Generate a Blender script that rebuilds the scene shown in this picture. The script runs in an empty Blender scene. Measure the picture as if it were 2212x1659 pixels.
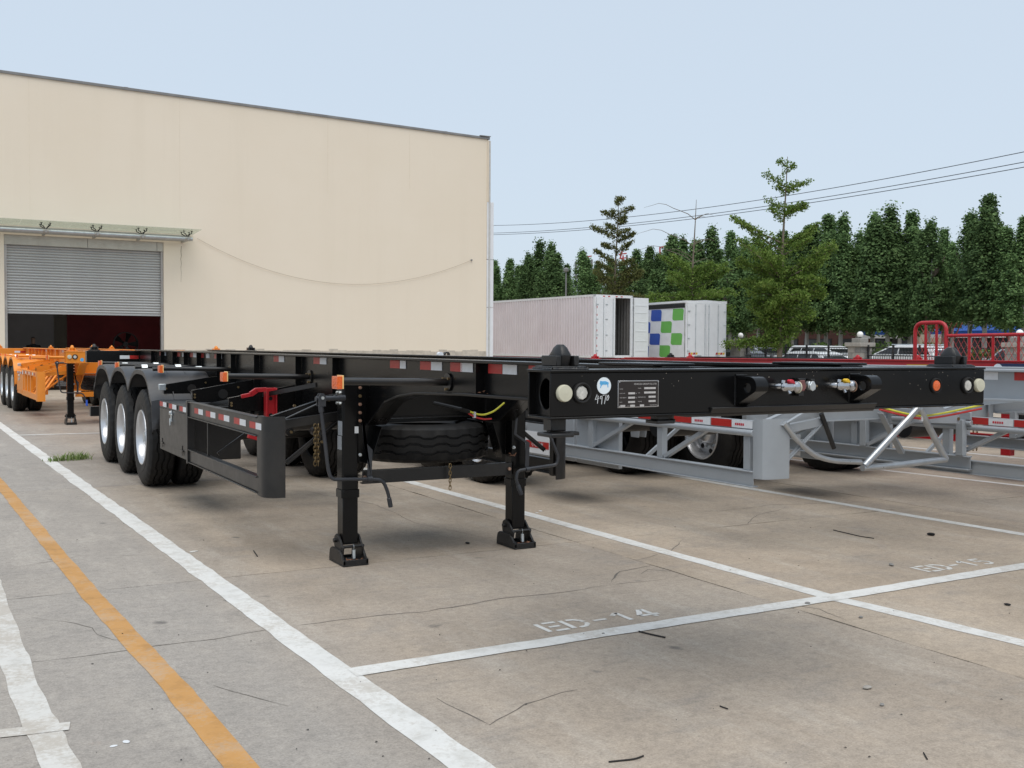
import bpy, bmesh, math, random
from mathutils import Vector, Matrix, noise
R = math.radians
PI = math.pi
rnd = random.Random(7)
S = bpy.context.scene
COL = S.collection

# ------------------------------------------------------------------ camera
cam_d = bpy.data.cameras.new("camera")
cam = bpy.data.objects.new("camera", cam_d)
COL.objects.link(cam)
yaw, pitch, roll = R(29.314), R(-2.062), R(0.358)
fw = Vector((math.sin(yaw) * math.cos(pitch), math.cos(yaw) * math.cos(pitch), math.sin(pitch)))
rt = fw.cross(Vector((0, 0, 1))).normalized()
up = rt.cross(fw)
r2 = rt * math.cos(roll) + up * math.sin(roll)
u2 = -rt * math.sin(roll) + up * math.cos(roll)
mw = Matrix((r2, u2, -fw)).transposed().to_4x4()
mw.translation = Vector((-3.2817, -11.7927, 1.5306))
cam.matrix_world = mw
cam_d.sensor_width = 36
cam_d.lens = 36 * 2269.75 / 2212
cam_d.clip_start = 0.05
cam_d.clip_end = 3000
S.camera = cam

# ------------------------------------------------------------------ sky, sun, exposure
SUN_DIR = Vector((0.14, 0.34, -0.93)).normalized()      # the way the light travels
world = bpy.data.worlds.new("World")
S.world = world
world.use_nodes = True
wt = world.node_tree
wt.nodes.clear()
wo = wt.nodes.new("ShaderNodeOutputWorld")
bg = wt.nodes.new("ShaderNodeBackground")
sky = wt.nodes.new("ShaderNodeTexSky")
sky.sky_type = 'NISHITA'
sky.sun_disc = False
sky.sun_elevation = math.asin(-SUN_DIR.z)
sky.sun_rotation = math.atan2(-SUN_DIR.x, -SUN_DIR.y)
sky.air_density = 1.0
sky.dust_density = 2.0
sky.ozone_density = 1.5
cloud = wt.nodes.new("ShaderNodeRGB")
cloud.outputs[0].default_value = (4.05, 4.66, 5.32, 1)    # even overcast veil over the blue
wmix = wt.nodes.new("ShaderNodeMix")
wmix.data_type = 'RGBA'
wmix.clamp_factor = True
wmix.inputs[0].default_value = 0.86
wt.links.new(sky.outputs[0], wmix.inputs[6])
wt.links.new(cloud.outputs[0], wmix.inputs[7])
wt.links.new(wmix.outputs[2], bg.inputs[0])
bg.inputs[1].default_value = 0.10
wt.links.new(bg.outputs[0], wo.inputs[0])

sun_d = bpy.data.lights.new("sun", 'SUN')
sun_d.energy = 1.5
sun_d.angle = R(62)
sun_d.color = (1.0, 0.95, 0.87)
sun = bpy.data.objects.new("sun", sun_d)
COL.objects.link(sun)
sun.rotation_euler = SUN_DIR.to_track_quat('-Z', 'Y').to_euler()
sun.location = (-10, -20, 30)

S.view_settings.view_transform = 'Standard'
S.view_settings.look = 'None'
S.view_settings.exposure = 0.72
S.view_settings.gamma = 1.0
S.view_settings.use_curve_mapping = False
S.cycles.max_bounces = 8
S.cycles.diffuse_bounces = 4

# ------------------------------------------------------------------ materials
MATS = {}


def nt(name):
    m = bpy.data.materials.new(name)
    m.use_nodes = True
    t = m.node_tree
    return m, t, t.nodes["Principled BSDF"]


def noise_node(t, scale, detail=4, rough=0.6, coord='Object', vec=None):
    n = t.nodes.new("ShaderNodeTexNoise")
    n.inputs["Scale"].default_value = scale
    n.inputs["Detail"].default_value = detail
    n.inputs["Roughness"].default_value = rough
    if vec is None:
        c = t.nodes.new("ShaderNodeTexCoord")
        t.links.new(c.outputs[coord], n.inputs["Vector"])
    else:
        t.links.new(vec, n.inputs["Vector"])
    return n


def ramp(t, fac, stops):
    r = t.nodes.new("ShaderNodeValToRGB")
    e = r.color_ramp.elements
    while len(e) < len(stops):
        e.new(0.5)
    for i, (p, c) in enumerate(stops):
        e[i].position = p
        e[i].color = c if len(c) == 4 else (*c, 1)
    t.links.new(fac, r.inputs[0])
    return r


def mixc(t, fac, a, b, mode='MIX'):
    m = t.nodes.new("ShaderNodeMix")
    m.data_type = 'RGBA'
    m.blend_type = mode
    for sock, val in ((m.inputs[0], fac), (m.inputs[6], a), (m.inputs[7], b)):
        if isinstance(val, (int, float)):
            sock.default_value = val
        elif isinstance(val, (tuple, list)):
            sock.default_value = (*val, 1) if len(val) == 3 else val
        else:
            t.links.new(val, sock)
    return m.outputs[2]


def bump(t, b, h, strength=0.3, dist=0.01):
    n = t.nodes.new("ShaderNodeBump")
    n.inputs["Strength"].default_value = strength
    n.inputs["Distance"].default_value = dist
    t.links.new(h, n.inputs["Height"])
    t.links.new(n.outputs[0], b.inputs["Normal"])


def paint(name, col, rough=0.35, metal=0.0, var=0.12, dirt=None, dirt_amt=0.25, scale=6, bump_s=0.0, coat=0.0, spec=0.5, rvar=.1):
    if name in MATS:
        return MATS[name]
    m, t, b = nt(name)
    n = noise_node(t, scale, 6, 0.65)
    lo = tuple(c * (1 - var) for c in col)
    hi = tuple(min(1, c * (1 + var)) for c in col)
    r = ramp(t, n.outputs[0], [(0.3, lo), (0.7, hi)])
    out = r.outputs[0]
    if dirt:
        d = noise_node(t, scale * 0.45, 8, 0.7)
        dr = ramp(t, d.outputs[0], [(0.45, (0, 0, 0)), (0.75, (dirt_amt,) * 3)])
        out = mixc(t, dr.outputs[0], out, dirt)
    t.links.new(out, b.inputs["Base Color"])
    rn = noise_node(t, scale * 2.3, 5, 0.7)
    rr = t.nodes.new("ShaderNodeMapRange")
    rr.inputs["To Min"].default_value = max(0.02, rough - rvar)
    rr.inputs["To Max"].default_value = min(1, rough + rvar * 1.4)
    t.links.new(rn.outputs[0], rr.inputs["Value"])
    t.links.new(rr.outputs[0], b.inputs["Roughness"])
    b.inputs["Metallic"].default_value = metal
    b.inputs["Specular IOR Level"].default_value = spec
    b.inputs["Coat Weight"].default_value = coat
    if bump_s:
        bn = noise_node(t, scale * 12, 3, 0.6)
        bump(t, b, bn.outputs[0], bump_s, 0.004)
    MATS[name] = m
    return m


DUST = (0.20, 0.17, 0.14)
BLACK = paint("black_paint", (0.0042, 0.0042, 0.0045), 0.25, dirt=DUST, dirt_amt=0.014, scale=3, spec=0.26, rvar=.04)
BLACKD = paint("dusty_black_paint", (0.009, 0.009, 0.0095), 0.32, dirt=DUST, dirt_amt=0.09, scale=4, spec=0.5)
CRANK = paint("crank_sheen_paint", (0.030, 0.033, 0.040), 0.34, dirt=DUST, dirt_amt=0.05, scale=10)  # dark crank steel, its bluish-grey sheen put into the base colour
CAST = paint("black_cast_steel", (0.0065, 0.0067, 0.0075), 0.38, dirt=DUST, dirt_amt=0.09, scale=14, bump_s=0.25)
RUBBER = paint("tyre_rubber", (0.0085, 0.0085, 0.009), 0.55, dirt=DUST, dirt_amt=0.07, scale=7, bump_s=0.15, spec=0.28)
PLASTIC = paint("grey_black_plastic", (0.035, 0.037, 0.042), 0.40, dirt=(0.12, 0.09, 0.06), dirt_amt=0.3, scale=5)
RIM = paint("silver_rim", (0.62, 0.63, 0.65), 0.30, metal=0.75, var=0.05, scale=9)
CHROME = paint("chrome", (0.50, 0.50, 0.51), 0.20, metal=1.0, var=0.05, scale=20)
ZINC = paint("zinc_steel", (0.60, 0.64, 0.66), 0.32, metal=0.85, var=0.12, scale=18)
BRASS = paint("yellow_zinc", (0.26, 0.19, 0.10), 0.35, metal=0.8, var=0.2, scale=25)
COPPER = paint("coppery_bolt", (0.55, 0.36, 0.27), 0.32, metal=0.8, var=0.2, scale=25)
ORANGE_LENS = paint("orange_lens", (0.72, 0.13, 0.025), 0.25, var=0.18, scale=60, coat=0.5)
LENS_SIDE = paint("lens_yellow_edge", (0.85, 0.55, 0.22), 0.3)
RED_TAPE = paint("red_reflective_tape", (0.42, 0.022, 0.018), 0.35, var=0.10, scale=30)
WHITE_TAPE = paint("white_reflective_tape", (0.68, 0.70, 0.73), 0.35, var=0.05, scale=30)
RED = paint("red_paint", (0.42, 0.012, 0.018), 0.36, var=0.12, dirt=DUST, dirt_amt=0.1, scale=5)
ORANGE = paint("orange_paint", (0.76, 0.245, 0.016), 0.38, var=0.07, dirt=DUST, dirt_amt=0.08, scale=4)
SILVER = paint("silver_grey_paint", (0.335, 0.362, 0.39), 0.42, metal=0.15, var=0.05, dirt=DUST, dirt_amt=0.1, scale=4)
SILVERD = paint("galvanised_tube", (0.45, 0.47, 0.49), 0.30, metal=0.7, var=0.12, scale=8)
CREAM = paint("cream_lens", (0.56, 0.54, 0.42), 0.45, var=0.06, scale=25)
LAMPW = paint("milky_lamp", (0.52, 0.51, 0.47), 0.4, var=0.3, scale=60)
WHITE = paint("white_paint", (0.74, 0.76, 0.79), 0.42, var=0.04, dirt=DUST, dirt_amt=0.1, scale=3)
WHITE_STICKER = paint("white_sticker", (0.75, 0.82, 0.86), 0.4, var=0.03)
BLUE_PRINT = paint("blue_print", (0.10, 0.42, 0.75), 0.45, var=0.25, scale=60)
CHALK = paint("chalk_white", (0.72, 0.74, 0.76), 0.8, var=0.1, scale=60)
PLATE = paint("black_nameplate", (0.016, 0.011, 0.010), 0.3, var=0.2)
PLATE_FIELD = paint("metal_plate_field", (0.55, 0.53, 0.52), 0.35, metal=0.4, var=0.15, scale=90)
MAROON = paint("maroon_cap", (0.16, 0.06, 0.055), 0.5)
YELLOW = paint("yellow_rubber", (0.72, 0.45, 0.02), 0.5)
YCABLE = paint("yellow_cable", (0.62, 0.60, 0.05), 0.45)
RCABLE = paint("red_cable", (0.50, 0.03, 0.03), 0.45)
REDTAG = paint("red_rubber", (0.50, 0.02, 0.04), 0.5)
BLUE = paint("blue_rubber", (0.03, 0.12, 0.62), 0.45)
PAPER = paint("paper_label", (0.62, 0.64, 0.66), 0.6, var=0.1, scale=80)
GREYLABEL = paint("grey_label", (0.26, 0.28, 0.30), 0.5, var=0.35, scale=160)
DRYLEAF = paint("dry_leaf", (0.23, 0.11, 0.065), 0.8, var=0.4, scale=40)
TWIG = paint("dark_twig", (0.018, 0.016, 0.015), 0.8)
GLASSD = paint("dark_glass", (0.012, 0.014, 0.016), 0.08, var=0.1, spec=0.6)
BLUE_CLOTH = paint("blue_curtain_print", (0.018, 0.075, 0.40), 0.55, var=0.06)
GREEN_CLOTH = paint("green_curtain_print", (0.13, 0.42, 0.075), 0.55, var=0.05)
IRON = paint("black_iron", (0.018, 0.018, 0.02), 0.5)
BLUE_ROOF = paint("blue_awning", (0.02, 0.09, 0.38), 0.5)
DARKWALL = paint("dark_shopfront", (0.05, 0.05, 0.055), 0.6, var=0.4, scale=0.7)
CREAMWALL = paint("pale_shop_wall", (0.46, 0.42, 0.33), 0.8, scale=1)
BRICKRED = paint("brick_red_wall", (0.085, 0.035, 0.028), 0.8, scale=2)
GREY_PANEL = paint("grey_lintel_panel", (0.47, 0.46, 0.42), 0.5, var=0.06, dirt=(0.16, 0.12, 0.08), dirt_amt=0.45, scale=2.2)
SHUTTER = paint("shutter_steel", (0.43, 0.435, 0.435), 0.42, metal=0.25, var=0.06, dirt=DUST, dirt_amt=0.15, scale=1.6)
STEEL_RUST = paint("stained_steel", (0.42, 0.41, 0.39), 0.4, metal=0.5, var=0.1, dirt=(0.22, 0.11, 0.06), dirt_amt=0.4, scale=3)
COPING = paint("grey_coping", (0.20, 0.20, 0.20), 0.5, var=0.2, scale=2)
INTERIOR = paint("warehouse_inner_wall", (0.20, 0.19, 0.19), 0.8, scale=1)
INTRED = paint("dark_red_inner_wall", (0.19, 0.024, 0.027), 0.7, var=0.3, scale=0.6)
FLOORD = paint("warehouse_floor", (0.20, 0.19, 0.18), 0.6, scale=1)
CLOTH = paint("dark_clothing", (0.012, 0.012, 0.014), 0.8)
SKIN = paint("skin", (0.32, 0.19, 0.13), 0.55)
HAIR = paint("black_hair", (0.01, 0.009, 0.008), 0.6)
TRUNK = paint("grey_bark", (0.16, 0.13, 0.10), 0.9, var=0.3, scale=9, bump_s=0.5)
TRUNKW = paint("limewashed_bark", (0.42, 0.42, 0.40), 0.9, var=0.2, scale=5)
STONE = [paint("grey_stone_%d" % i, c, 0.85, var=0.16, scale=7, bump_s=0.6) for i, c in
         enumerate(((0.27, 0.26, 0.24), (0.33, 0.31, 0.28), (0.22, 0.215, 0.205)))]
GLOBE = paint("white_globe", (0.82, 0.82, 0.80), 0.3, var=0.02)
CARW = paint("white_car_paint", (0.72, 0.74, 0.76), 0.2, var=0.03, coat=0.6)
CARS = paint("silver_car_paint", (0.40, 0.42, 0.44), 0.25, metal=0.4, var=0.03, coat=0.6)
CARG = paint("grey_car_paint", (0.10, 0.105, 0.115), 0.25, metal=0.3, var=0.05, coat=0.6)
TAIL = paint("red_tail_light", (0.40, 0.02, 0.02), 0.2)
WIRE = paint("wire", (0.06, 0.07, 0.085), 0.5)
PINKWHITE = paint("pale_pinkish_container_paint", (0.70, 0.655, 0.69), 0.45, var=0.05, dirt=(0.42, 0.30, 0.33), dirt_amt=0.22, scale=0.8)
INNERGREY = paint("grey_container_lining", (0.16, 0.155, 0.15), 0.6)


def leafmat(name, cols, rough=0.55, trans=0.25):
    m, t, b = nt(name)
    oi = t.nodes.new("ShaderNodeObjectInfo")
    g = t.nodes.new("ShaderNodeNewGeometry")
    r = ramp(t, g.outputs["Random Per Island"], [(0.0, cols[0]), (0.55, cols[1]), (1.0, cols[2])])
    hs = t.nodes.new("ShaderNodeHueSaturation")
    mr = t.nodes.new("ShaderNodeMapRange")
    mr.inputs["To Min"].default_value = 0.75
    mr.inputs["To Max"].default_value = 1.2
    t.links.new(oi.outputs["Random"], mr.inputs["Value"])
    t.links.new(mr.outputs[0], hs.inputs["Value"])
    t.links.new(r.outputs[0], hs.inputs["Color"])
    t.links.new(hs.outputs[0], b.inputs["Base Color"])
    b.inputs["Roughness"].default_value = rough
    b.inputs["Specular IOR Level"].default_value = 0.12
    tr = t.nodes.new("ShaderNodeBsdfTranslucent")
    t.links.new(hs.outputs[0], tr.inputs[0])
    mx = t.nodes.new("ShaderNodeMixShader")
    mx.inputs[0].default_value = trans
    t.links.new(b.outputs[0], mx.inputs[1])
    t.links.new(tr.outputs[0], mx.inputs[2])
    t.links.new(mx.outputs[0], t.nodes["Material Output"].inputs[0])
    return m


POPLAR = leafmat("poplar_leaves", ((0.068, 0.122, 0.048), (0.118, 0.198, 0.074), (0.21, 0.32, 0.125)), rough=.7, trans=.3)
GINKGO = leafmat("ginkgo_leaves", ((0.090, 0.155, 0.030), (0.150, 0.235, 0.048), (0.24, 0.32, 0.085)), trans=.35)
GINKGOB = leafmat("browning_ginkgo_leaves", ((0.075, 0.09, 0.030), (0.115, 0.13, 0.042), (0.17, 0.155, 0.06)))
BUSH = leafmat("bush_leaves", ((0.045, 0.085, 0.02), (0.085, 0.14, 0.035), (0.15, 0.21, 0.06)))
WEED = leafmat("weed_leaves", ((0.14, 0.21, 0.06), (0.20, 0.28, 0.09), (0.30, 0.36, 0.14)))


def concrete(name):
    m, t, b = nt(name)
    g = t.nodes.new("ShaderNodeNewGeometry")
    pos = g.outputs["Position"]
    oi = t.nodes.new("ShaderNodeObjectInfo")
    big = noise_node(t, 0.55, 5, 0.62, vec=pos)
    base = ramp(t, big.outputs[0], [(0.28, (0.290, 0.244, 0.197)), (0.5, (0.368, 0.313, 0.256)), (0.72, (0.425, 0.367, 0.304))])
    # per slab tone
    tone = ramp(t, oi.outputs["Random"], [(0.0, (0.90, 0.915, 0.95)), (0.5, (1.0, 0.99, 0.97)), (1.0, (1.06, 1.03, 0.99))])
    c = mixc(t, 1.0, base.outputs[0], tone.outputs[0], 'MULTIPLY')
    # greyer traffic lane on the far left
    sep = t.nodes.new("ShaderNodeSeparateXYZ")
    t.links.new(pos, sep.inputs[0])
    lane = t.nodes.new("ShaderNodeMapRange")
    lane.inputs["From Min"].default_value = -1.9
    lane.inputs["From Max"].default_value = -1.2
    lane.inputs["To Min"].default_value = 0.75
    lane.inputs["To Max"].default_value = 0.0
    t.links.new(sep.outputs[0], lane.inputs["Value"])
    c = mixc(t, lane.outputs[0], c, (0.305, 0.288, 0.268))
    # cloudy mottling at hand and arm scale
    m1 = noise_node(t, 4.5, 10, 0.78, vec=pos)
    m1r = ramp(t, m1.outputs[0], [(0.30, (0.86, 0.865, 0.87)), (0.5, (1, 1, 1)), (0.70, (1.10, 1.09, 1.07))])
    c = mixc(t, 1.0, c, m1r.outputs[0], 'MULTIPLY')
    # broad oily / tyre stains
    st = noise_node(t, 1.6, 7, 0.68, vec=pos)
    sr = ramp(t, st.outputs[0], [(0.53, (0, 0, 0)), (0.76, (0.62, 0.62, 0.62))])
    c = mixc(t, sr.outputs[0], c, (0.245, 0.225, 0.205))
    # streaks along the bays
    mp = t.nodes.new("ShaderNodeMapping")
    mp.inputs["Scale"].default_value = (2.6, 0.55, 1)
    t.links.new(pos, mp.inputs[0])
    sk = noise_node(t, 1.4, 6, 0.7, vec=mp.outputs[0])
    skr = ramp(t, sk.outputs[0], [(0.52, (0, 0, 0)), (0.74, (0.42, 0.42, 0.42))])
    c = mixc(t, skr.outputs[0], c, (0.50, 0.46, 0.405))
    # dark round spots (chewing gum, oil drops)
    v = t.nodes.new("ShaderNodeTexVoronoi")
    v.inputs["Scale"].default_value = 1.9
    v.inputs["Randomness"].default_value = 1.0
    wn = noise_node(t, 9.0, 3, 0.6, vec=pos)
    vadd = t.nodes.new("ShaderNodeVectorMath")
    vadd.operation = 'MULTIPLY_ADD'
    t.links.new(wn.outputs[1], vadd.inputs[0])
    vadd.inputs[1].default_value = (0.09, 0.09, 0.0)
    t.links.new(pos, vadd.inputs[2])
    t.links.new(vadd.outputs[0], v.inputs["Vector"])
    vr = ramp(t, v.outputs["Distance"], [(0.035, (0.62, 0.62, 0.62)), (0.085, (0, 0, 0))])
    pick = ramp(t, v.outputs["Color"], [(0.40, (0, 0, 0)), (0.55, (1, 1, 1))])
    vm = mixc(t, 1.0, vr.outputs[0], pick.outputs[0], 'MULTIPLY')
    c = mixc(t, vm, c, (0.085, 0.08, 0.078))
    # rusty flecks
    ru = noise_node(t, 3.1, 6, 0.75, vec=pos)
    rr = ramp(t, ru.outputs[0], [(0.66, (0, 0, 0)), (0.78, (0.35, 0.35, 0.35))])
    c = mixc(t, rr.outputs[0], c, (0.30, 0.19, 0.12))
    # small dark specks and smears
    v2 = t.nodes.new("ShaderNodeTexVoronoi")
    v2.inputs["Scale"].default_value = 4.2
    t.links.new(vadd.outputs[0], v2.inputs["Vector"])
    v2r = ramp(t, v2.outputs["Distance"], [(0.03, (0.55, 0.55, 0.55)), (0.12, (0, 0, 0))])
    p2 = ramp(t, v2.outputs["Color"], [(0.55, (0, 0, 0)), (0.75, (1, 1, 1))])
    c = mixc(t, mixc(t, 1.0, v2r.outputs[0], p2.outputs[0], 'MULTIPLY'), c, (0.16, 0.15, 0.14))
    mp3 = t.nodes.new("ShaderNodeMapping")
    mp3.inputs["Scale"].default_value = (1.1, 4.2, 1)
    mp3.inputs["Rotation"].default_value = (0, 0, 0.25)
    t.links.new(pos, mp3.inputs[0])
    sm = noise_node(t, 1.5, 7, 0.72, vec=mp3.outputs[0])
    smr = ramp(t, sm.outputs[0], [(0.55, (0, 0, 0)), (0.75, (0.55, 0.55, 0.55))])
    c = mixc(t, smr.outputs[0], c, (0.22, 0.205, 0.19))
    g2 = noise_node(t, 24, 5, 0.8, vec=pos)
    g2r = ramp(t, g2.outputs[0], [(0.32, (0.80, 0.80, 0.80)), (0.5, (1, 1, 1)), (0.7, (1.14, 1.14, 1.14))])
    c = mixc(t, 1.0, c, g2r.outputs[0], 'MULTIPLY')
    # fine aggregate
    f = noise_node(t, 95, 4, 0.75, vec=pos)
    fr = ramp(t, f.outputs[0], [(0.32, (0.70, 0.70, 0.70)), (0.5, (1, 1, 1)), (0.68, (1.24, 1.24, 1.24))])
    c = mixc(t, 0.75, c, mixc(t, 1.0, c, fr.outputs[0], 'MULTIPLY'))
    t.links.new(c, b.inputs["Base Color"])
    b.inputs["Roughness"].default_value = 0.82
    b.inputs["Specular IOR Level"].default_value = 0.3
    f2 = noise_node(t, 42, 5, 0.7, vec=pos)
    bump(t, b, f2.outputs[0], 0.35, 0.006)
    return m


CONC = concrete("yard_concrete")


def road_paint(name, col, wear=0.5, edge=0.62):
    """paint film that lets worn concrete show through in patches"""
    m, t, b = nt(name)
    g = t.nodes.new("ShaderNodeNewGeometry")
    pos = g.outputs["Position"]
    n = noise_node(t, 2.2, 8, 0.75, vec=pos)
    n2 = noise_node(t, 38, 5, 0.75, vec=pos)
    dirt = ramp(t, n.outputs[0], [(0.35, tuple(x * 0.86 for x in col)), (0.65, col)])
    add = t.nodes.new("ShaderNodeMath")
    add.operation = 'MULTIPLY_ADD'
    t.links.new(n2.outputs[0], add.inputs[0])
    add.inputs[1].default_value = 0.5
    t.links.new(n.outputs[0], add.inputs[2])
    n4 = noise_node(t, 7.5, 6, 0.7, vec=pos)
    grime = ramp(t, n4.outputs[0], [(0.34, (0.80, 0.79, 0.77)), (0.52, (1, 1, 1))])
    dirt_c = mixc(t, 1.0, dirt.outputs[0], grime.outputs[0], 'MULTIPLY')
    w = ramp(t, add.outputs[0], [(edge + 0.16, (0, 0, 0)), (edge + 0.30, (wear,) * 3)])
    c = mixc(t, w.outputs[0], dirt_c, (0.38, 0.34, 0.29))
    t.links.new(c, b.inputs["Base Color"])
    b.inputs["Roughness"].default_value = 0.7
    bump(t, b, n2.outputs[0], 0.2, 0.003)
    return m


LINEW = road_paint("white_line_paint", (0.70, 0.70, 0.68), 0.55, 0.58)
LINEOLD = road_paint("worn_white_line_paint", (0.64, 0.63, 0.60), 0.75, 0.50)
LINEO = road_paint("orange_line_paint", (0.52, 0.275, 0.085), 0.45, 0.58)
CRACK = paint("crack_dirt", (0.13, 0.115, 0.10), 0.95, var=0.3, scale=30)
JOINT = paint("joint_dirt", (0.07, 0.062, 0.054), 0.95, var=0.3, scale=20)


def plaster():
    m, t, b = nt("cream_plaster")
    g = t.nodes.new("ShaderNodeNewGeometry")
    pos = g.outputs["Position"]
    n = noise_node(t, 0.25, 5, 0.6, vec=pos)
    c = ramp(t, n.outputs[0], [(0.3, (0.755, 0.668, 0.545)), (0.7, (0.785, 0.702, 0.585))]).outputs[0]
    mp = t.nodes.new("ShaderNodeMapping")
    mp.inputs["Scale"].default_value = (1.5, 1, 0.07)
    t.links.new(pos, mp.inputs[0])
    s = noise_node(t, 1.1, 7, 0.7, vec=mp.outputs[0])
    sr = ramp(t, s.outputs[0], [(0.52, (0, 0, 0)), (0.78, (0.22, 0.22, 0.22))])
    c = mixc(t, sr.outputs[0], c, (0.66, 0.58, 0.46))
    mp2 = t.nodes.new("ShaderNodeMapping")
    mp2.inputs["Scale"].default_value = (0.12, 1, 2.2)
    t.links.new(pos, mp2.inputs[0])
    s2 = noise_node(t, 1.3, 5, 0.6, vec=mp2.outputs[0])
    s2r = ramp(t, s2.outputs[0], [(0.5, (0, 0, 0)), (0.8, (0.10, 0.10, 0.10))])
    c = mixc(t, s2r.outputs[0], c, (0.80, 0.72, 0.60))
    t.links.new(c, b.inputs["Base Color"])
    b.inputs["Roughness"].default_value = 0.85
    bn = noise_node(t, 7, 6, 0.7, vec=pos)
    bump(t, b, bn.outputs[0], 0.10, 0.02)
    return m


PLASTER = plaster()
CHIPPED = paint("chipped_skirting", (0.52, 0.47, 0.40), 0.9, var=0.18, dirt=(0.25, 0.22, 0.18), dirt_amt=0.7, scale=5)


def glassmat():
    m, t, b = nt("canopy_glass")
    b.inputs["Base Color"].default_value = (0.60, 0.63, 0.60, 1)
    b.inputs["Roughness"].default_value = 0.15
    tr = t.nodes.new("ShaderNodeBsdfTransparent")
    tr.inputs[0].default_value = (0.90, 0.94, 0.90, 1)
    mx = t.nodes.new("ShaderNodeMixShader")
    mx.inputs[0].default_value = 0.28
    t.links.new(tr.outputs[0], mx.inputs[1])
    t.links.new(b.outputs[0], mx.inputs[2])
    t.links.new(mx.outputs[0], t.nodes["Material Output"].inputs[0])
    return m


GLASS = glassmat()


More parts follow.
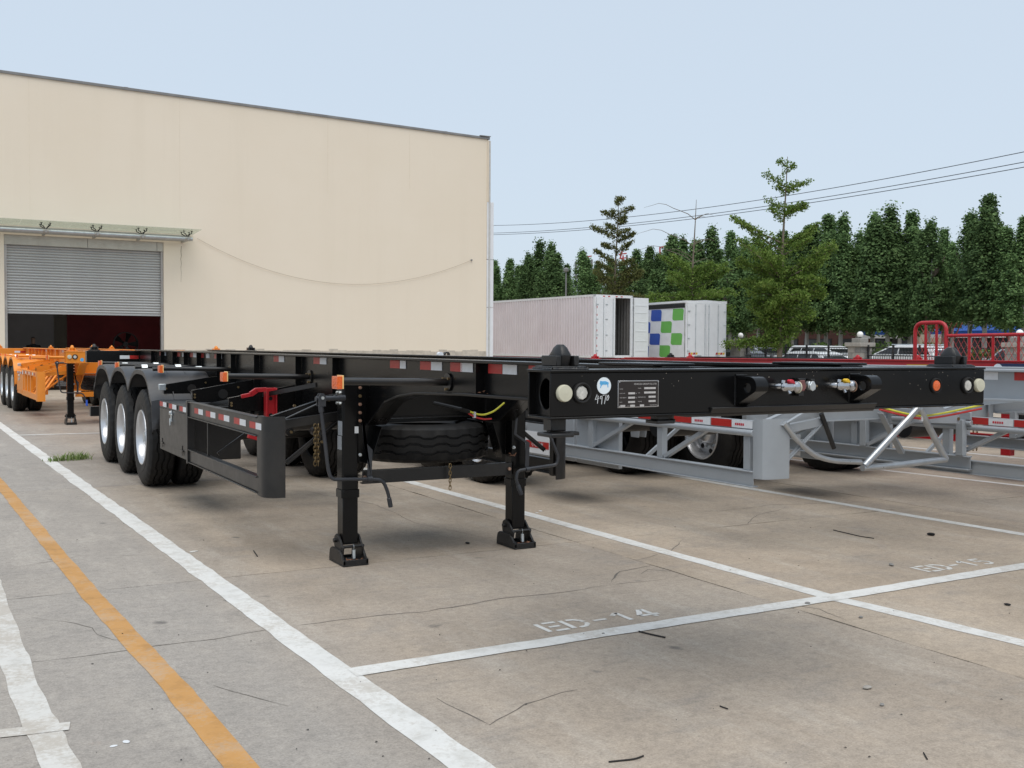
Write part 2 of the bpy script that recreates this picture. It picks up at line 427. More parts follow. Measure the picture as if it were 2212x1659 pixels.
# ------------------------------------------------------------------ mesh helpers
class MB:
    def __init__(s):
        s.v, s.f, s.m = [], [], []

    def add(s, vs, fs, m=0):
        o = len(s.v)
        s.v.extend(vs)
        for f in fs:
            s.f.append(tuple(i + o for i in f))
            s.m.append(m)
        return s

    def box(s, x0, x1, y0, y1, z0, z1, m=0):
        vs = [(x, y, z) for z in (z0, z1) for y in (y0, y1) for x in (x0, x1)]
        return s.add(vs, [(0, 2, 3, 1), (4, 5, 7, 6), (0, 1, 5, 4), (2, 6, 7, 3), (0, 4, 6, 2), (1, 3, 7, 5)], m)

    def bar(s, p0, p1, w, h, upv=(0, 0, 1), m=0):
        """box beam from p0 to p1, w across, h along upv"""
        p0, p1 = Vector(p0), Vector(p1)
        d = (p1 - p0).normalized()
        u = Vector(upv)
        a = d.cross(u)
        if a.length < 1e-4:
            a = d.cross(Vector((1, 0, 0)))
        a.normalize()
        u = a.cross(d).normalized()
        vs = []
        for p in (p0, p1):
            for (i, j) in ((-1, -1), (1, -1), (1, 1), (-1, 1)):
                vs.append(tuple(p + a * (i * w / 2) + u * (j * h / 2)))
        return s.add(vs, [(3, 2, 1, 0), (4, 5, 6, 7), (0, 1, 5, 4), (1, 2, 6, 5), (2, 3, 7, 6), (3, 0, 4, 7)], m)

    def prism(s, poly, plane, a0, a1, m=0):
        """extrude a 2-D polygon along the axis missing from plane ('yz','xz','xy')"""
        n = len(poly)

        def P(p, a):
            return {'yz': (a, p[0], p[1]), 'xz': (p[0], a, p[1]), 'xy': (p[0], p[1], a)}[plane]
        vs = [P(p, a0) for p in poly] + [P(p, a1) for p in poly]
        fs = [tuple(range(n - 1, -1, -1)), tuple(range(n, 2 * n))]
        fs += [(i, (i + 1) % n, n + (i + 1) % n, n + i) for i in range(n)]
        return s.add(vs, fs, m)

    def tube(s, pts, r, n=8, m=0, caps=True):
        pts = [Vector(p) for p in pts]
        k = len(pts)
        rs = r if isinstance(r, (list, tuple)) else [r] * k
        o = len(s.v)
        prev = None
        for i, p in enumerate(pts):
            d = (pts[min(i + 1, k - 1)] - pts[max(i - 1, 0)]).normalized()
            if prev is None:
                a = d.cross(Vector((0, 0, 1)))
                if a.length < 0.05:
                    a = d.cross(Vector((1, 0, 0)))
            else:
                a = prev - d * prev.dot(d)
            a.normalize()
            prev = a
            b = d.cross(a)
            for j in range(n):
                t = 2 * PI * j / n
                s.v.append(tuple(p + (a * math.cos(t) + b * math.sin(t)) * rs[i]))
        for i in range(k - 1):
            for j in range(n):
                q = o + i * n
                s.f.append((q + j, q + (j + 1) % n, q + n + (j + 1) % n, q + n + j))
                s.m.append(m)
        if caps:
            s.f.append(tuple(o + j for j in range(n - 1, -1, -1)))
            s.f.append(tuple(o + (k - 1) * n + j for j in range(n)))
            s.m += [m, m]
        return s

    def cyl(s, p0, p1, r, n=12, m=0):
        return s.tube([p0, p1], r, n, m)

    def lathe(s, prof, n=24, origin=(0, 0, 0), axis='x', m=0, close=False):
        """prof: list of (a, r) along the axis"""
        o = len(s.v)
        ox, oy, oz = origin
        k = len(prof)
        for a, r in prof:
            for j in range(n):
                t = 2 * PI * j / n
                c, q = r * math.cos(t), r * math.sin(t)
                s.v.append({'x': (ox + a, oy + c, oz + q), 'y': (ox + c, oy + a, oz + q), 'z': (ox + c, oy + q, oz + a)}[axis])
        for i in range(k if close else k - 1):
            i2 = (i + 1) % k
            for j in range(n):
                j2 = (j + 1) % n
                s.f.append((o + i * n + j, o + i * n + j2, o + i2 * n + j2, o + i2 * n + j))
                s.m.append(m)
        return s

    def build(s, name, mats, parent=None, loc=None, rot=None, bevel=0.0, smooth=True, angle=38, kind=None, label=None):
        me = bpy.data.meshes.new(name)
        me.from_pydata(s.v, [], s.f)
        if not isinstance(mats, (list, tuple)):
            mats = [mats]
        for m in mats:
            me.materials.append(m)
        if len(mats) > 1:
            me.polygons.foreach_set("material_index", s.m)
        bm = bmesh.new()
        bm.from_mesh(me)
        bmesh.ops.recalc_face_normals(bm, faces=bm.faces)
        bm.to_mesh(me)
        bm.free()
        if smooth:
            me.polygons.foreach_set("use_smooth", [True] * len(me.polygons))
            me.set_sharp_from_angle(angle=R(angle))
        me.update()
        o = bpy.data.objects.new(name, me)
        COL.objects.link(o)
        if parent:
            o.parent = parent
        if loc:
            o.location = loc
        if rot:
            o.rotation_euler = rot
        if bevel:
            bv = o.modifiers.new("bevel", 'BEVEL')
            bv.width = bevel
            bv.segments = 2
            bv.limit_method = 'ANGLE'
            bv.angle_limit = R(40)
        if kind:
            o["kind"] = kind
        if label:
            o["label"] = label
        return o


def obj_from(me, name, parent=None, loc=(0, 0, 0), rot=None, scale=None):
    o = bpy.data.objects.new(name, me)
    COL.objects.link(o)
    if parent:
        o.parent = parent
    o.location = loc
    if rot:
        o.rotation_euler = rot
    if scale:
        o.scale = scale
    return o


def empty(name, loc=(0, 0, 0), parent=None, rotz=0):
    o = bpy.data.objects.new(name, None)
    COL.objects.link(o)
    o.location = loc
    o.rotation_euler = (0, 0, rotz)
    o.empty_display_size = 0.2
    if parent:
        o.parent = parent
    return o


def tag(o, label, cat, group=None):
    o["label"] = label
    o["category"] = cat
    if group:
        o["group"] = group
    return o


def thing(name, label, cat, loc=(0, 0, 0), rotz=0, group=None):
    return tag(empty(name, loc, None, rotz), label, cat, group)


CHILD = None


def drop(t, dz):
    for ch in t.children:
        if ch.name.split('.')[0] not in ('wheel', 'axle', 'landing_leg', 'leaf_spring', 'brake_chamber'):
            ch.location.z -= dz


def copy_tree(o, parent=None):
    c = o.copy()
    COL.objects.link(c)
    if parent:
        c.parent = parent
    for ch in list(o.children):
        copy_tree(ch, c)
    return c


def text(body, name, parent, loc, size, mat, rot=(PI / 2, 0, 0), extrude=0.0005, align='CENTER', sx=1.0):
    cu = bpy.data.curves.new(name, 'FONT')
    cu.body = body
    cu.size = size
    cu.align_x = align
    cu.align_y = 'CENTER'
    cu.extrude = extrude
    cu.materials.append(mat)
    tmp = bpy.data.objects.new("tmp_text", cu)
    COL.objects.link(tmp)
    bpy.context.view_layer.update()
    me = bpy.data.meshes.new_from_object(tmp.evaluated_get(bpy.context.evaluated_depsgraph_get()))
    bpy.data.objects.remove(tmp)
    bpy.data.curves.remove(cu)
    me.name = name
    o = bpy.data.objects.new(name, me)
    COL.objects.link(o)
    o.parent = parent
    o.location = loc
    o.rotation_euler = rot
    o.scale = (sx, 1, 1)
    return o


# ------------------------------------------------------------------ ground
ground = MB().add([(-900, -900, -0.03), (900, -900, -0.03), (900, 900, -0.03), (-900, 900, -0.03)], [(0, 1, 2, 3)]) \
    .build("ground", CONC, smooth=False, kind='structure')
XE = [-11.4, -7.4, -3.4, 1.17, 5.17, 9.17, 13.17, 17.17]
YE = [-14.9, -9.9, -4.9, 0.1, 5.1, 10.1, 15.1, 20.1, 25.1]


def wob(x, y, k):
    return 0.014 * noise.noise(Vector((x * 1.9 + k, y * 1.9, k))) + 0.008 * noise.noise(Vector((x * 9 + k, y * 9, k)))


bed = MB().box(XE[0], XE[-1], YE[0], YE[-1], -0.029, -0.012).build("joint_bed", JOINT, ground, smooth=False)
for i in range(len(XE) - 1):
    for j in range(len(YE) - 1):
        g = 0.004
        x0, x1, y0, y1 = XE[i] + g, XE[i + 1] - g, YE[j] + g, YE[j + 1] - g
        near = x0 < 8 and y0 < 4
        n = 34 if near else 4
        ring = []
        for k in range(n):
            x = x0 + (x1 - x0) * k / n
            ring.append((x, y0 + wob(x, y0, 1.3)))
        for k in range(n):
            y = y0 + (y1 - y0) * k / n
            ring.append((x1 + wob(x1, y, 5.1), y))
        for k in range(n):
            x = x1 - (x1 - x0) * k / n
            ring.append((x, y1 + wob(x, y1, 9.7)))
        for k in range(n):
            y = y1 - (y1 - y0) * k / n
            ring.append((x0 + wob(x0, y, 13.9), y))
        b = MB()
        nn = len(ring)
        b.v = [(x, y, 0) for x, y in ring] + [(x, y, -0.02) for x, y in ring]
        b.f = [tuple(range(nn))] + [(k, (k + 1) % nn, nn + (k + 1) % nn, nn + k) for k in range(nn)]
        b.m = [0] * len(b.f)
        b.build("concrete_slab", CONC, ground, smooth=False)


def ribbon(pts, w, z, seed=0, step=0.12, jit=0.008, taper=False, wj=0.0):
    """flat strip along pts with a slightly ragged edge"""
    P = []
    for (a, b) in zip(pts[:-1], pts[1:]):
        a, b = Vector(a), Vector(b)
        k = max(1, int((b - a).length / step))
        for i in range(k):
            P.append(a.lerp(b, i / k))
    P.append(Vector(pts[-1]))
    vs, fs = [], []
    for i, p in enumerate(P):
        d = (P[min(i + 1, len(P) - 1)] - P[max(i - 1, 0)]).normalized()
        n = Vector((-d.y, d.x))
        ww = w * (1 + wj * noise.noise(Vector((i * 0.37, seed, 3.0))))
        if taper:
            ww *= 0.25 + 0.75 * math.sin(PI * min(max(i / (len(P) - 1), 0.03), 0.97))
        e1 = jit * noise.noise(Vector((p.x * 3.1, p.y * 3.1, seed))) + jit * 0.7 * noise.noise(Vector((p.x * 14, p.y * 14, seed + 4)))
        e2 = jit * noise.noise(Vector((p.x * 3.1, p.y * 3.1, seed + 9))) + jit * 0.7 * noise.noise(Vector((p.x * 14, p.y * 14, seed + 14)))
        a = p + n * (ww / 2 + e1)
        b = p - n * (ww / 2 + e2)
        vs += [(a.x, a.y, z), (b.x, b.y, z)]
    for i in range(len(P) - 1):
        fs.append((2 * i, 2 * i + 1, 2 * i + 3, 2 * i + 2))
    return MB().add(vs, fs)


def line(name, pts, w, mat, z=0.0022, seed=0, jit=0.008, label=None):
    return ribbon(pts, w, z, seed, 0.10, jit).build(name, mat, ground, smooth=False, label=label)


L1 = [(-1.44, -12.2), (-1.559, -8.448), (-1.593, -7.371), (-1.678, -3.925), (-2.019, 9.464), (-2.2, 17)]
line("parking_line", L1, 0.150, LINEW, seed=1, jit=0.013)
L2 = [(1.80, -11.5), (1.704, -8.376), (1.57, -7.19), (1.525, -3.9), (1.481, -1.165), (1.40, 7.0)]
line("parking_line", L2, 0.125, LINEW, seed=2)
line("parking_line", [(4.80, -11.5), (4.642, -6.339), (4.437, 0.334), (4.25, 7.0)], 0.115, LINEW, seed=3)
line("parking_line", [(7.9, -10), (7.466, -4.381), (7.137, -1.624), (6.7, 7.0)], 0.105, LINEW, seed=4)
line("parking_line", [(10.8, -10), (10.2, -3), (9.6, 7.0)], 0.11, LINEW, seed=5)
line("parking_line", [(-1.55, -7.195), (1.57, -7.185), (3.489, -7.139), (8.5, -7.1)], 0.128, LINEW, z=0.004, seed=6)
line("parking_line", [(-1.95, 7.38), (-0.725, 7.29), (3.0, 7.1)], 0.12, LINEW, z=0.004, seed=7)
line("orange_lane_line", [(-2.75, 6.0), (-2.559, 0.856), (-2.401, -5.068), (-2.315, -6.989), (-2.26, -9.5)], 0.115, LINEO, seed=8, jit=0.007)
line("worn_parking_line", [(-2.93, -3.0), (-2.918, -5.288), (-2.905, -6.804), (-2.86, -7.733), (-2.84, -9.5)], 0.125, LINEOLD, seed=9, jit=0.012)
line("worn_parking_line", [(-5.0, -7.27), (-3.033, -7.275), (-2.785, -7.315)], 0.095, LINEOLD, z=0.004, seed=10)

# stencilled bay numbers (strokes with stencil gaps)
GLY = {'E': [((0, 0), (0, 1)), ((.28, .03), (.85, .03)), ((.28, .5), (.75, .5)), ((.28, .97), (.85, .97))],
       'D': [((0, 0), (0, 1)), ((.26, .97), (.55, .93), (.78, .72), (.80, .54)), ((.80, .44), (.76, .26), (.55, .07), (.26, .03))],
       '-': [((.12, .5), (.72, .5))],
       '1': [((.1, .72), (.42, .98), (.46, .98), (.46, 0))],
       '4': [((.60, 1), (.60, .40)), ((.60, .22), (.60, 0)), ((.50, .98), (.02, .34)), ((.02, .27), (.9, .27))],
       '5': [((.85, .97), (.2, .97), (.16, .56)), ((.24, .54), (.6, .58), (.84, .36), (.70, .08), (.42, .02), (.1, .1))]}


def stencil(word, x0, y0, x1, y1, h, seed):
    d = Vector((x1 - x0, y1 - y0))
    n = Vector((-d.y, d.x)).normalized()
    adv = d.length / len(word)
    d.normalize()
    b = MB()
    for i, ch in enumerate(word):
        o = Vector((x0, y0)) + d * (adv * i)
        for st in GLY[ch]:
            pts = [tuple(o + d * (p[0] * adv * 0.92) + n * (p[1] * h)) for p in st]
            q = ribbon(pts, 0.030, 0.0022, seed + i, 0.05, 0.004)
            b.add(q.v, q.f)
    return b.build("painted_bay_number", LINEW, ground, smooth=False, label="white stencilled bay number %s" % word)


stencil("ED-14", -0.36, -7.03, 0.42, -7.03, 0.165, 3)
stencil("ED-15", 2.73, -6.96, 3.43, -6.98, 0.165, 7)

# cracks: dirt-filled strips
def crack(pts, w=0.012, seed=0, jit=0.03):
    P = []
    for (a, b) in zip(pts[:-1], pts[1:]):
        a, b = Vector(a), Vector(b)
        k = max(2, int((b - a).length / 0.07))
        for i in range(k):
            p = a.lerp(b, i / k)
            d = (b - a).normalized()
            e = jit * noise.noise(Vector((p.x * 2.2, p.y * 2.2, seed))) + 0.5 * jit * noise.noise(Vector((p.x * 8, p.y * 8, seed + 5)))
            P.append(tuple(p + Vector((-d.y, d.x)) * e))
    P.append(pts[-1])
    return ribbon(P, w * .72, 0.0012, seed, 0.05, 0.0035, True, 1.2).build("crack", CRACK, ground, smooth=False)


crack([(-2.85, -6.323), (-1.68, -6.294), (-0.17, -6.271), (0.57, -6.271), (1.17, -6.29)], 0.011, 1, 0.05)
crack([(-2.78, -5.36), (-2.50, -5.80), (-2.45, -6.10), (-2.238, -6.31)], 0.008, 2, 0.05)
crack([(0.57, -6.27), (0.85, -5.95), (1.16, -5.90)], 0.013, 3, 0.05)
crack([(0.95, -6.1), (1.05, -6.0), (1.16, -6.12)], 0.009, 4)
crack([(1.18, -7.1), (1.30, -7.35), (1.24, -7.6)], 0.008, 5)
crack([(-1.3, -8.1), (-1.05, -7.95), (-0.75, -7.9)], 0.010, 6)
crack([(-1.3, -8.1), (-1.35, -7.7)], 0.006, 7)
crack([(-1.95, -7.5), (-2.1, -7.2), (-2.35, -6.7)], 0.006, 8)
crack([(-3.0, -7.75), (-3.2, -7.62)], 0.010, 9)
crack([(2.6, -4.0), (3.2, -4.2), (3.9, -4.15), (5.16, -4.5)], 0.011, 10, 0.06)
crack([(2.9, -4.9), (3.3, -4.6), (3.95, -4.3)], 0.009, 11, 0.05)
crack([(1.19, -5.7), (1.6, -5.55), (2.0, -5.2)], 0.007, 12)
crack([(0.2, -1.2), (0.5, -2.4), (0.42, -3.6), (0.75, -4.88)], 0.008, 13)
crack([(4.2, -8.2), (4.6, -7.7), (5.15, -7.75)], 0.009, 14)
crack([(-2.83, -4.0), (-2.3, -3.7), (-1.9, -3.9)], 0.006, 15)

# ------------------------------------------------------------------ wheels
def tyre_mesh():
    prof = [(.03, .285, 0), (.012, .30, 0), (.002, .33, 0), (-.003, .36, 0), (-.003, .372, 0), (0, .376, 0), (0, .43, 0), (.006, .472, 2), (.020, .502, 3), (.030, .517, 3),
            (.075, .524, 1), (.078, .510, 1), (.090, .510, 1), (.093, .526, 1), (.132, .527, 1), (.135, .511, 1),
            (.147, .511, 1), (.15, .527, 1), (.187, .526, 1), (.19, .510, 1), (.202, .510, 1), (.205, .524, 1),
            (.250, .517, 3), (.260, .502, 3), (.274, .472, 2), (.28, .43, 0), (.28, .36, 0), (.268, .30, 0), (.25, .285, 0)]
    n = 96
    b = MB()
    for (a, r, k) in prof:
        for j in range(n):
            t = 2 * PI * j / n
            aa, rr = a, r
            if k == 1:
                aa += 0.008 * (1 if (j // 3) % 2 else -1)
            if k == 3 and j % 3 == 0:
                rr -= 0.016
            if k == 2 and j % 3 == 0:
                rr -= 0.006
            b.v.append((aa, rr * math.cos(t), rr * math.sin(t)))
    m = len(prof)
    for i in range(m - 1):
        for j in range(n):
            j2 = (j + 1) % n
            b.f.append((i * n + j, i * n + j2, (i + 1) * n + j2, (i + 1) * n + j))
            b.m.append(0)
    o = b.build("tyre", RUBBER, angle=30)
    me = o.data
    bpy.data.objects.remove(o)
    return me


def rim_mesh():
    b = MB()
    b.lathe([(.022, .300), (.004, .296), (.000, .290), (.006, .282), (.030, .272), (.055, .262), (.150, .256), (.158, .235), (.150, .190),
             (.140, .150), (.138, .118), (.100, .112), (.060, .098), (.045, .080), (.042, .0001)], 40)
    for k in range(8):
        t = 2 * PI * (k + .5) / 8
        c, s_ = .205 * math.cos(t), .205 * math.sin(t)
        b.cyl((.146, c, s_), (.165, c, s_), .030, 12, 1)
    for k in range(10):
        t = 2 * PI * k / 10
        c, s_ = .150 * math.cos(t), .150 * math.sin(t)
        b.cyl((.112, c, s_), (.145, c, s_), .016, 6, 2)
    b.cyl((.030, 0, 0), (.05, 0, 0), .055, 14, 2)
    o = b.build("rim", [RIM, RUBBER, ZINC])
    me = o.data
    bpy.data.objects.remove(o)
    return me


TYRE = tyre_mesh()
RIMM = rim_mesh()


def wheel(t, x, y, side, rim=True, R_=0.525):
    w = empty("wheel", (x, y, R_), t, 0 if side < 0 else PI)
    a = rnd.random() * 6.28
    obj_from(TYRE, "tyre", w, rot=(a, 0, 0))
    if rim:
        obj_from(RIMM, "rim", w, rot=(a, 0, 0))
    return w


def plate_hole_x(x0, x1, y0, y1, z0, z1, hy, hz, m=0):
    """plate in the yz plane with an oval hole"""
    b = MB()
    n = 32
    yc, zc = (y0 + y1) / 2, (z0 + z1) / 2
    for x in (x0, x1):
        for k in range(n):
            t = 2 * PI * k / n
            b.v.append((x, yc + hy * math.cos(t), zc + hz * math.sin(t)))
        for k in range(n):
            t = 2 * PI * k / n
            c, s_ = math.cos(t), math.sin(t)
            q = min((y1 - y0) / 2 / max(abs(c), 1e-6), (z1 - z0) / 2 / max(abs(s_), 1e-6))
            b.v.append((x, yc + q * c, zc + q * s_))
    for k in range(n):
        k2 = (k + 1) % n
        b.f += [(k, k2, n + k2, n + k), (2 * n + k2, 2 * n + k, 3 * n + k, 3 * n + k2), (k2, k, 2 * n + k, 2 * n + k2)]
        b.m += [m] * 3
    return b


def bend(pts, r=0.05, n=5):
    """round the corners of a polyline"""
    P = [Vector(p) for p in pts]
    out = [P[0]]
    for a, b, c in zip(P[:-2], P[1:-1], P[2:]):
        ra = min(r, (a - b).length * 0.45, (c - b).length * 0.45)
        p0 = b + (a - b).normalized() * ra
        p1 = b + (c - b).normalized() * ra
        for k in range(n + 1):
            t = k / n
            out.append(p0.lerp(b, t).lerp(b.lerp(p1, t), t))
    out.append(P[-1])
    return out


def twist_lock(t, x, y, z, mat, sc=1.0):
    b = MB()
    b.box(-.075, .075, -.07, .07, 0, .012)
    b.box(-.052, -.030, -.055, .055, .012, .052)
    b.box(.030, .052, -.055, .055, .012, .052)
    # pointed cone: elongated pyramid with rounded crown
    sec = [(.012, .028, .038), (.050, .030, .050), (.056, .030, .050), (.082, .020, .032), (.095, .010, .016)]
    for (z_, hx, hy) in sec:
        for k in range(12):
            a = 2 * PI * k / 12
            b.v.append((hx * (abs(math.cos(a)) ** .6) * math.copysign(1, math.cos(a)), hy * (abs(math.sin(a)) ** .6) * math.copysign(1, math.sin(a)), z_))
    o = len(b.v) - 60
    for i in range(4):
        for k in range(12):
            k2 = (k + 1) % 12
            b.f.append((o + i * 12 + k, o + i * 12 + k2, o + (i + 1) * 12 + k2, o + (i + 1) * 12 + k))
            b.m.append(0)
    b.f.append(tuple(o + 48 + k for k in range(12)))
    b.m.append(0)
    w = b.build("twist_lock", mat, t, loc=(x, y, z), bevel=0.003)
    w.scale = (sc, sc, sc)
    return w


_disc_cache = {}


def chassis(name, label, off, col, legcol, guard='two_rail', full=False, bend_shift=0.0, legs='down', lamps=True, rotz=0.0, group='container chassis trailers parked in the yard'):
    t = thing(name, label, 'trailer', off, rotz, group)
    main = full
    gcol = BLACKD if col is BLACK else col
    # --- main beams with gooseneck
    bs = bend_shift
    zb = .945 if guard != 'truss' else 1.10
    low = [(4.2, 1.08), (3.4, zb), (-4.60 - bs, zb), (-4.95 - bs, zb + .03), (-5.25 - bs, 1.145), (-5.48 - bs, 1.192), (-5.75 - bs, 1.222), (-6.4 - bs, 1.244), (-8.28, 1.262)]
    for s in (-1, 1):
        x = s * .52
        b = MB()
        b.prism([(4.2, 1.434), (-8.28, 1.434)] + low[::-1], 'yz', x - .006, x + .006)
        b.box(x - .07, x + .07, -8.28, 4.2, 1.434, 1.45)
        b.prism(low + [(y, z + .016) for y, z in low[::-1]], 'yz', x - .07, x + .07)
        beam = b.build("main_beam", col, t, bevel=0.003)
        sb = MB().box(-.026, .026, -.006, .006, .962, 1.433).build("stiffener", col, beam, loc=(x + s * .034, 3.0, 0), smooth=False)
        ys = [2.35, 1.62, .98, .30, -.62, -1.2, -2.05, -3.30, -4.2] if s < 0 else [2.3, 1.0, -.6, -2.0, -3.3, -4.2]
        for y in ys:
            obj_from(sb.data, "stiffener", beam, (x + s * .034, y, 0))
        g = MB().box(-.026, .026, -.006, .006, 1.262, 1.433).build("stiffener", col, beam, loc=(x + s * .034, -6.56, 0), smooth=False)
        # reflective tape on the outer web
        red = MB().box(-.0015, .0015, -.080, .080, -.026, .026).build("reflective_strip", RED_TAPE, beam, smooth=False)
        red.location = (x + s * .0085, -5.29, 1.405)
        wht = MB().box(-.0015, .0015, -.078, .078, -.026, .026).build("reflective_strip", WHITE_TAPE, beam, smooth=False)
        wht.location = (x + s * .0085, -5.425, 1.405)
        wht.scale = (1, .6, 1)
        for yr, yw in ((-5.78, -5.942), (-6.217, -6.352), (-6.70, -6.864), (-7.147, -7.30), (2.6, 2.35), (1.48, 1.2), (.78, .62), (.25, -.02), (-.40, -.55), (-2.6, -2.75), (-3.7, -3.85)):
            obj_from(red.data, "reflective_strip", beam, (x + s * .0085, yr, 1.405))
            obj_from(wht.data, "reflective_strip", beam, (x + s * .0085, yw, 1.405))
        MB().box(x - .11, x + .11, -8.27, -7.86, 1.4505, 1.462).build("doubler_plate", col, t, bevel=0.004)
    # --- crossmembers
    for y, z0, z1 in ((3.3, 1.10, 1.40), (1.96, 1.0, 1.25), (.66, 1.0, 1.25), (-.66, 1.0, 1.25), (-2.0, 1.05, 1.35), (-3.3, 1.05, 1.35), (-4.55 - bs, 1.0, 1.30),
                      (-5.5 - bs, 1.22, 1.42), (-6.5, 1.28, 1.42), (-7.4, 1.28, 1.42)):
        b = MB()
        b.box(-.512, .512, y - .005, y + .005, z0, z1)
        b.box(-.512, .512, y - .045, y + .045, z1, z1 + .008)
        b.box(-.512, .512, y - .045, y + .045, z0 - .008, z0)
        b.build("crossmember", col, t, smooth=False)
    # coupler plate with turned-up lip
    b = MB()
    b.prism([(-7.35, 1.242), (-7.35, 1.254), (-8.30, 1.254), (-8.452, 1.288), (-8.468, 1.284), (-8.445, 1.248), (-8.30, 1.236)], 'yz', -.475, .48)
    b.build("coupler_plate", gcol, t, bevel=0.003)
    MB().lathe([(1.242, .045), (1.20, .045), (1.195, .036), (1.17, .036), (1.165, .045), (1.15, .042)], 16, (0, -7.55, 0), 'z').build("king_pin", CAST, t)
    # --- front bolster
    b = MB()
    b.box(-1.24, 1.24, -8.450, -8.440, 1.266, 1.432)
    b.box(-1.24, 1.24, -8.290, -8.280, 1.266, 1.432)
    b.box(-1.243, 1.243, -8.456, -8.275, 1.4325, 1.443)
    b.box(-1.24, 1.24, -8.453, -8.278, 1.256, 1.2655)
    for s in (-1, 1):
        xx = s * 1.205
        q = plate_hole_x(xx - .005, xx + .005, -8.4395, -8.2905, 1.266, 1.432, .047, .058)
        b.add(q.v, q.f)
    bol = b.build("front_bolster", col, t, bevel=0.003)
    for s in (-1, 1):
        twist_lock(t, s * 1.13, -8.34, 1.4435, CAST if col is BLACK else col)
        # lamps on the bolster face
        b = MB()
        if s < 0:
            xs = dict(cap=-1.184, ring=-1.103)
        else:
            xs = dict(cap=1.192, ring=1.112)
        b.lathe([(.0, .0325), (-.012, .0325), (-.018, .030), (-.020, .0001)], 24, (xs['cap'], -8.450, 1.355), 'y')
        b.build("position_lamp", CREAM, bol)
        b = MB()
        b.lathe([(.0, .041), (-.010, .040), (-.013, .036), (-.011, .031), (-.002, .029)], 24, (xs['ring'], -8.450, 1.355), 'y', 0)
        b.lathe([(-.001, .0285), (-.009, .024), (-.011, .0001)], 9, (xs['ring'] - .002, -8.4505, 1.355), 'y', 1)
        b.build("round_lamp", [RUBBER, LAMPW], bol)
    b = MB()
    b.lathe([(.0, .037), (-.008, .036), (-.010, .033), (-.009, .029), (-.002, .028)], 24, (.887, -8.450, 1.357), 'y', 0)
    b.lathe([(-.001, .0275), (-.008, .024), (-.010, .0001)], 14, (.887, -8.4505, 1.357), 'y', 1)
    b.build("round_lamp", [RUBBER, ORANGE_LENS], bol, label="orange round lamp in a rubber ring")
    if full:
        front_details(t, bol)
    else:
        MB().box(-.94, -.74, -8.4535, -8.4505, 1.30, 1.40).build("nameplate", PLATE_FIELD, bol, smooth=False)
        MB().lathe([(-.0005, .0001), (-.0005, .028), (-.002, .027), (-.002, .0001)], 20, (-1.0, -8.450, 1.31), 'y').build("round_sticker", BLUE_PRINT, bol)
    # --- rear bolster, bumper
    b = MB()
    b.box(-1.24, 1.24, 4.20, 4.36, 1.262, 1.43)
    rb = b.build("rear_bolster", col, t, bevel=0.006)
    MB().box(-.794, -.66, 4.1965, 4.1985, 1.312, 1.362).build("reflective_strip", WHITE_TAPE, rb, smooth=False)
    MB().box(-.66, -.535, 4.1965, 4.1985, 1.312, 1.362).build("reflective_strip", RED_TAPE, rb, smooth=False)
    for s in (-1, 1):
        if guard != 'truss':
            twist_lock(t, s * 1.13, 4.28, 1.431, CAST if col is BLACK else col)
        if col in (ORANGE, RED):
            twist_lock(t, s * .62, -1.6, 1.451, col, .8)
    b = MB()
    b.box(-1.2, 1.2, 4.16, 4.27, .495, .638)
    for s in (-1, 1):
        b.box(s * .5 - .04, s * .5 + .04, 4.17, 4.26, .638, 1.02)
    b.build("rear_bumper", gcol, t, bevel=0.006)
    # --- running gear
    for k, y in enumerate((0, 1.31, 2.62)):
        MB().cyl((-1.0, y, .525), (1.0, y, .525), .068, 12).build("axle", CAST, t)
        for s in (-1, 1):
            wheel(t, s * 1.24, y, s)
            wheel(t, s * .925, y, s, rim=False)
            b = MB()
            pts = [(s * .52, y - .56, .60), (s * .52, y - .28, .665), (s * .52, y, .685), (s * .52, y + .28, .665), (s * .52, y + .56, .60)]
            for q in range(5):
                k0 = q * .08
                P = [Vector(p) - Vector((0, 0, .013 * q)) for p in pts]
                for a, c in zip(P[:-1], P[1:]):
                    b.bar(a, c, .08, .011)
            b.build("leaf_spring", CAST, t, smooth=False)
            MB().cyl((s * .40, y - .12, .60), (s * .40, y - .30, .64), .075, 14).build("brake_chamber", CAST, t)
    for y in (-.66, .655, 1.965, 3.28):
        for s in (-1, 1):
            b = MB()
            b.prism([(y - .13, .944), (y + .13, .944), (y + .07, .58), (y - .07, .58)], 'yz', s * .52 - .055, s * .52 - .043)
            b.prism([(y - .13, .944), (y + .13, .944), (y + .07, .58), (y - .07, .58)], 'yz', s * .52 + .043, s * .52 + .055)
            b.build("spring_hanger", gcol, t, smooth=False)
    MB().cyl((-.36, -1.55, .86), (.36, -1.55, .86), .13, 18).build("air_tank", CAST, t)
    MB().cyl((-.36, -2.15, .83), (.36, -2.15, .83), .11, 18).build("air_tank", CAST, t)
    # --- fenders
    prof = []
    for i in range(81):
        y = -.72 + (3.34 + .72) * i / 80
        k = min(2, max(0, round(y / 1.31)))
        d = y - k * 1.31
        if y < 0:
            r = .70
            z = .52 + math.sqrt(max(0, .733 ** 2 - d * d * 1.0))
            z = .52 + .733 * max(0.0, 1 - (abs(d) / .74) ** 3.2) ** (1 / 2.2)
        elif y > 2.62:
            z = .52 + .733 * max(0.0, 1 - (abs(d) / .74) ** 3.2) ** (1 / 2.2)
        else:
            u = abs(d) / .655
            z = 1.253 - .20 * (u ** 2.6) * (1.0 if u < 1 else 1)
            if u > .78:
                z = 1.253 - .20 * (.78 ** 2.6) - (u - .78) * .50
        prof.append((y, min(z, 1.253)))
    prof = [(-.77, .66), (-.755, .78), (-.735, .95)] + [p for p in prof if p[1] > 1.0] + [(3.36, .95), (3.385, .78)]
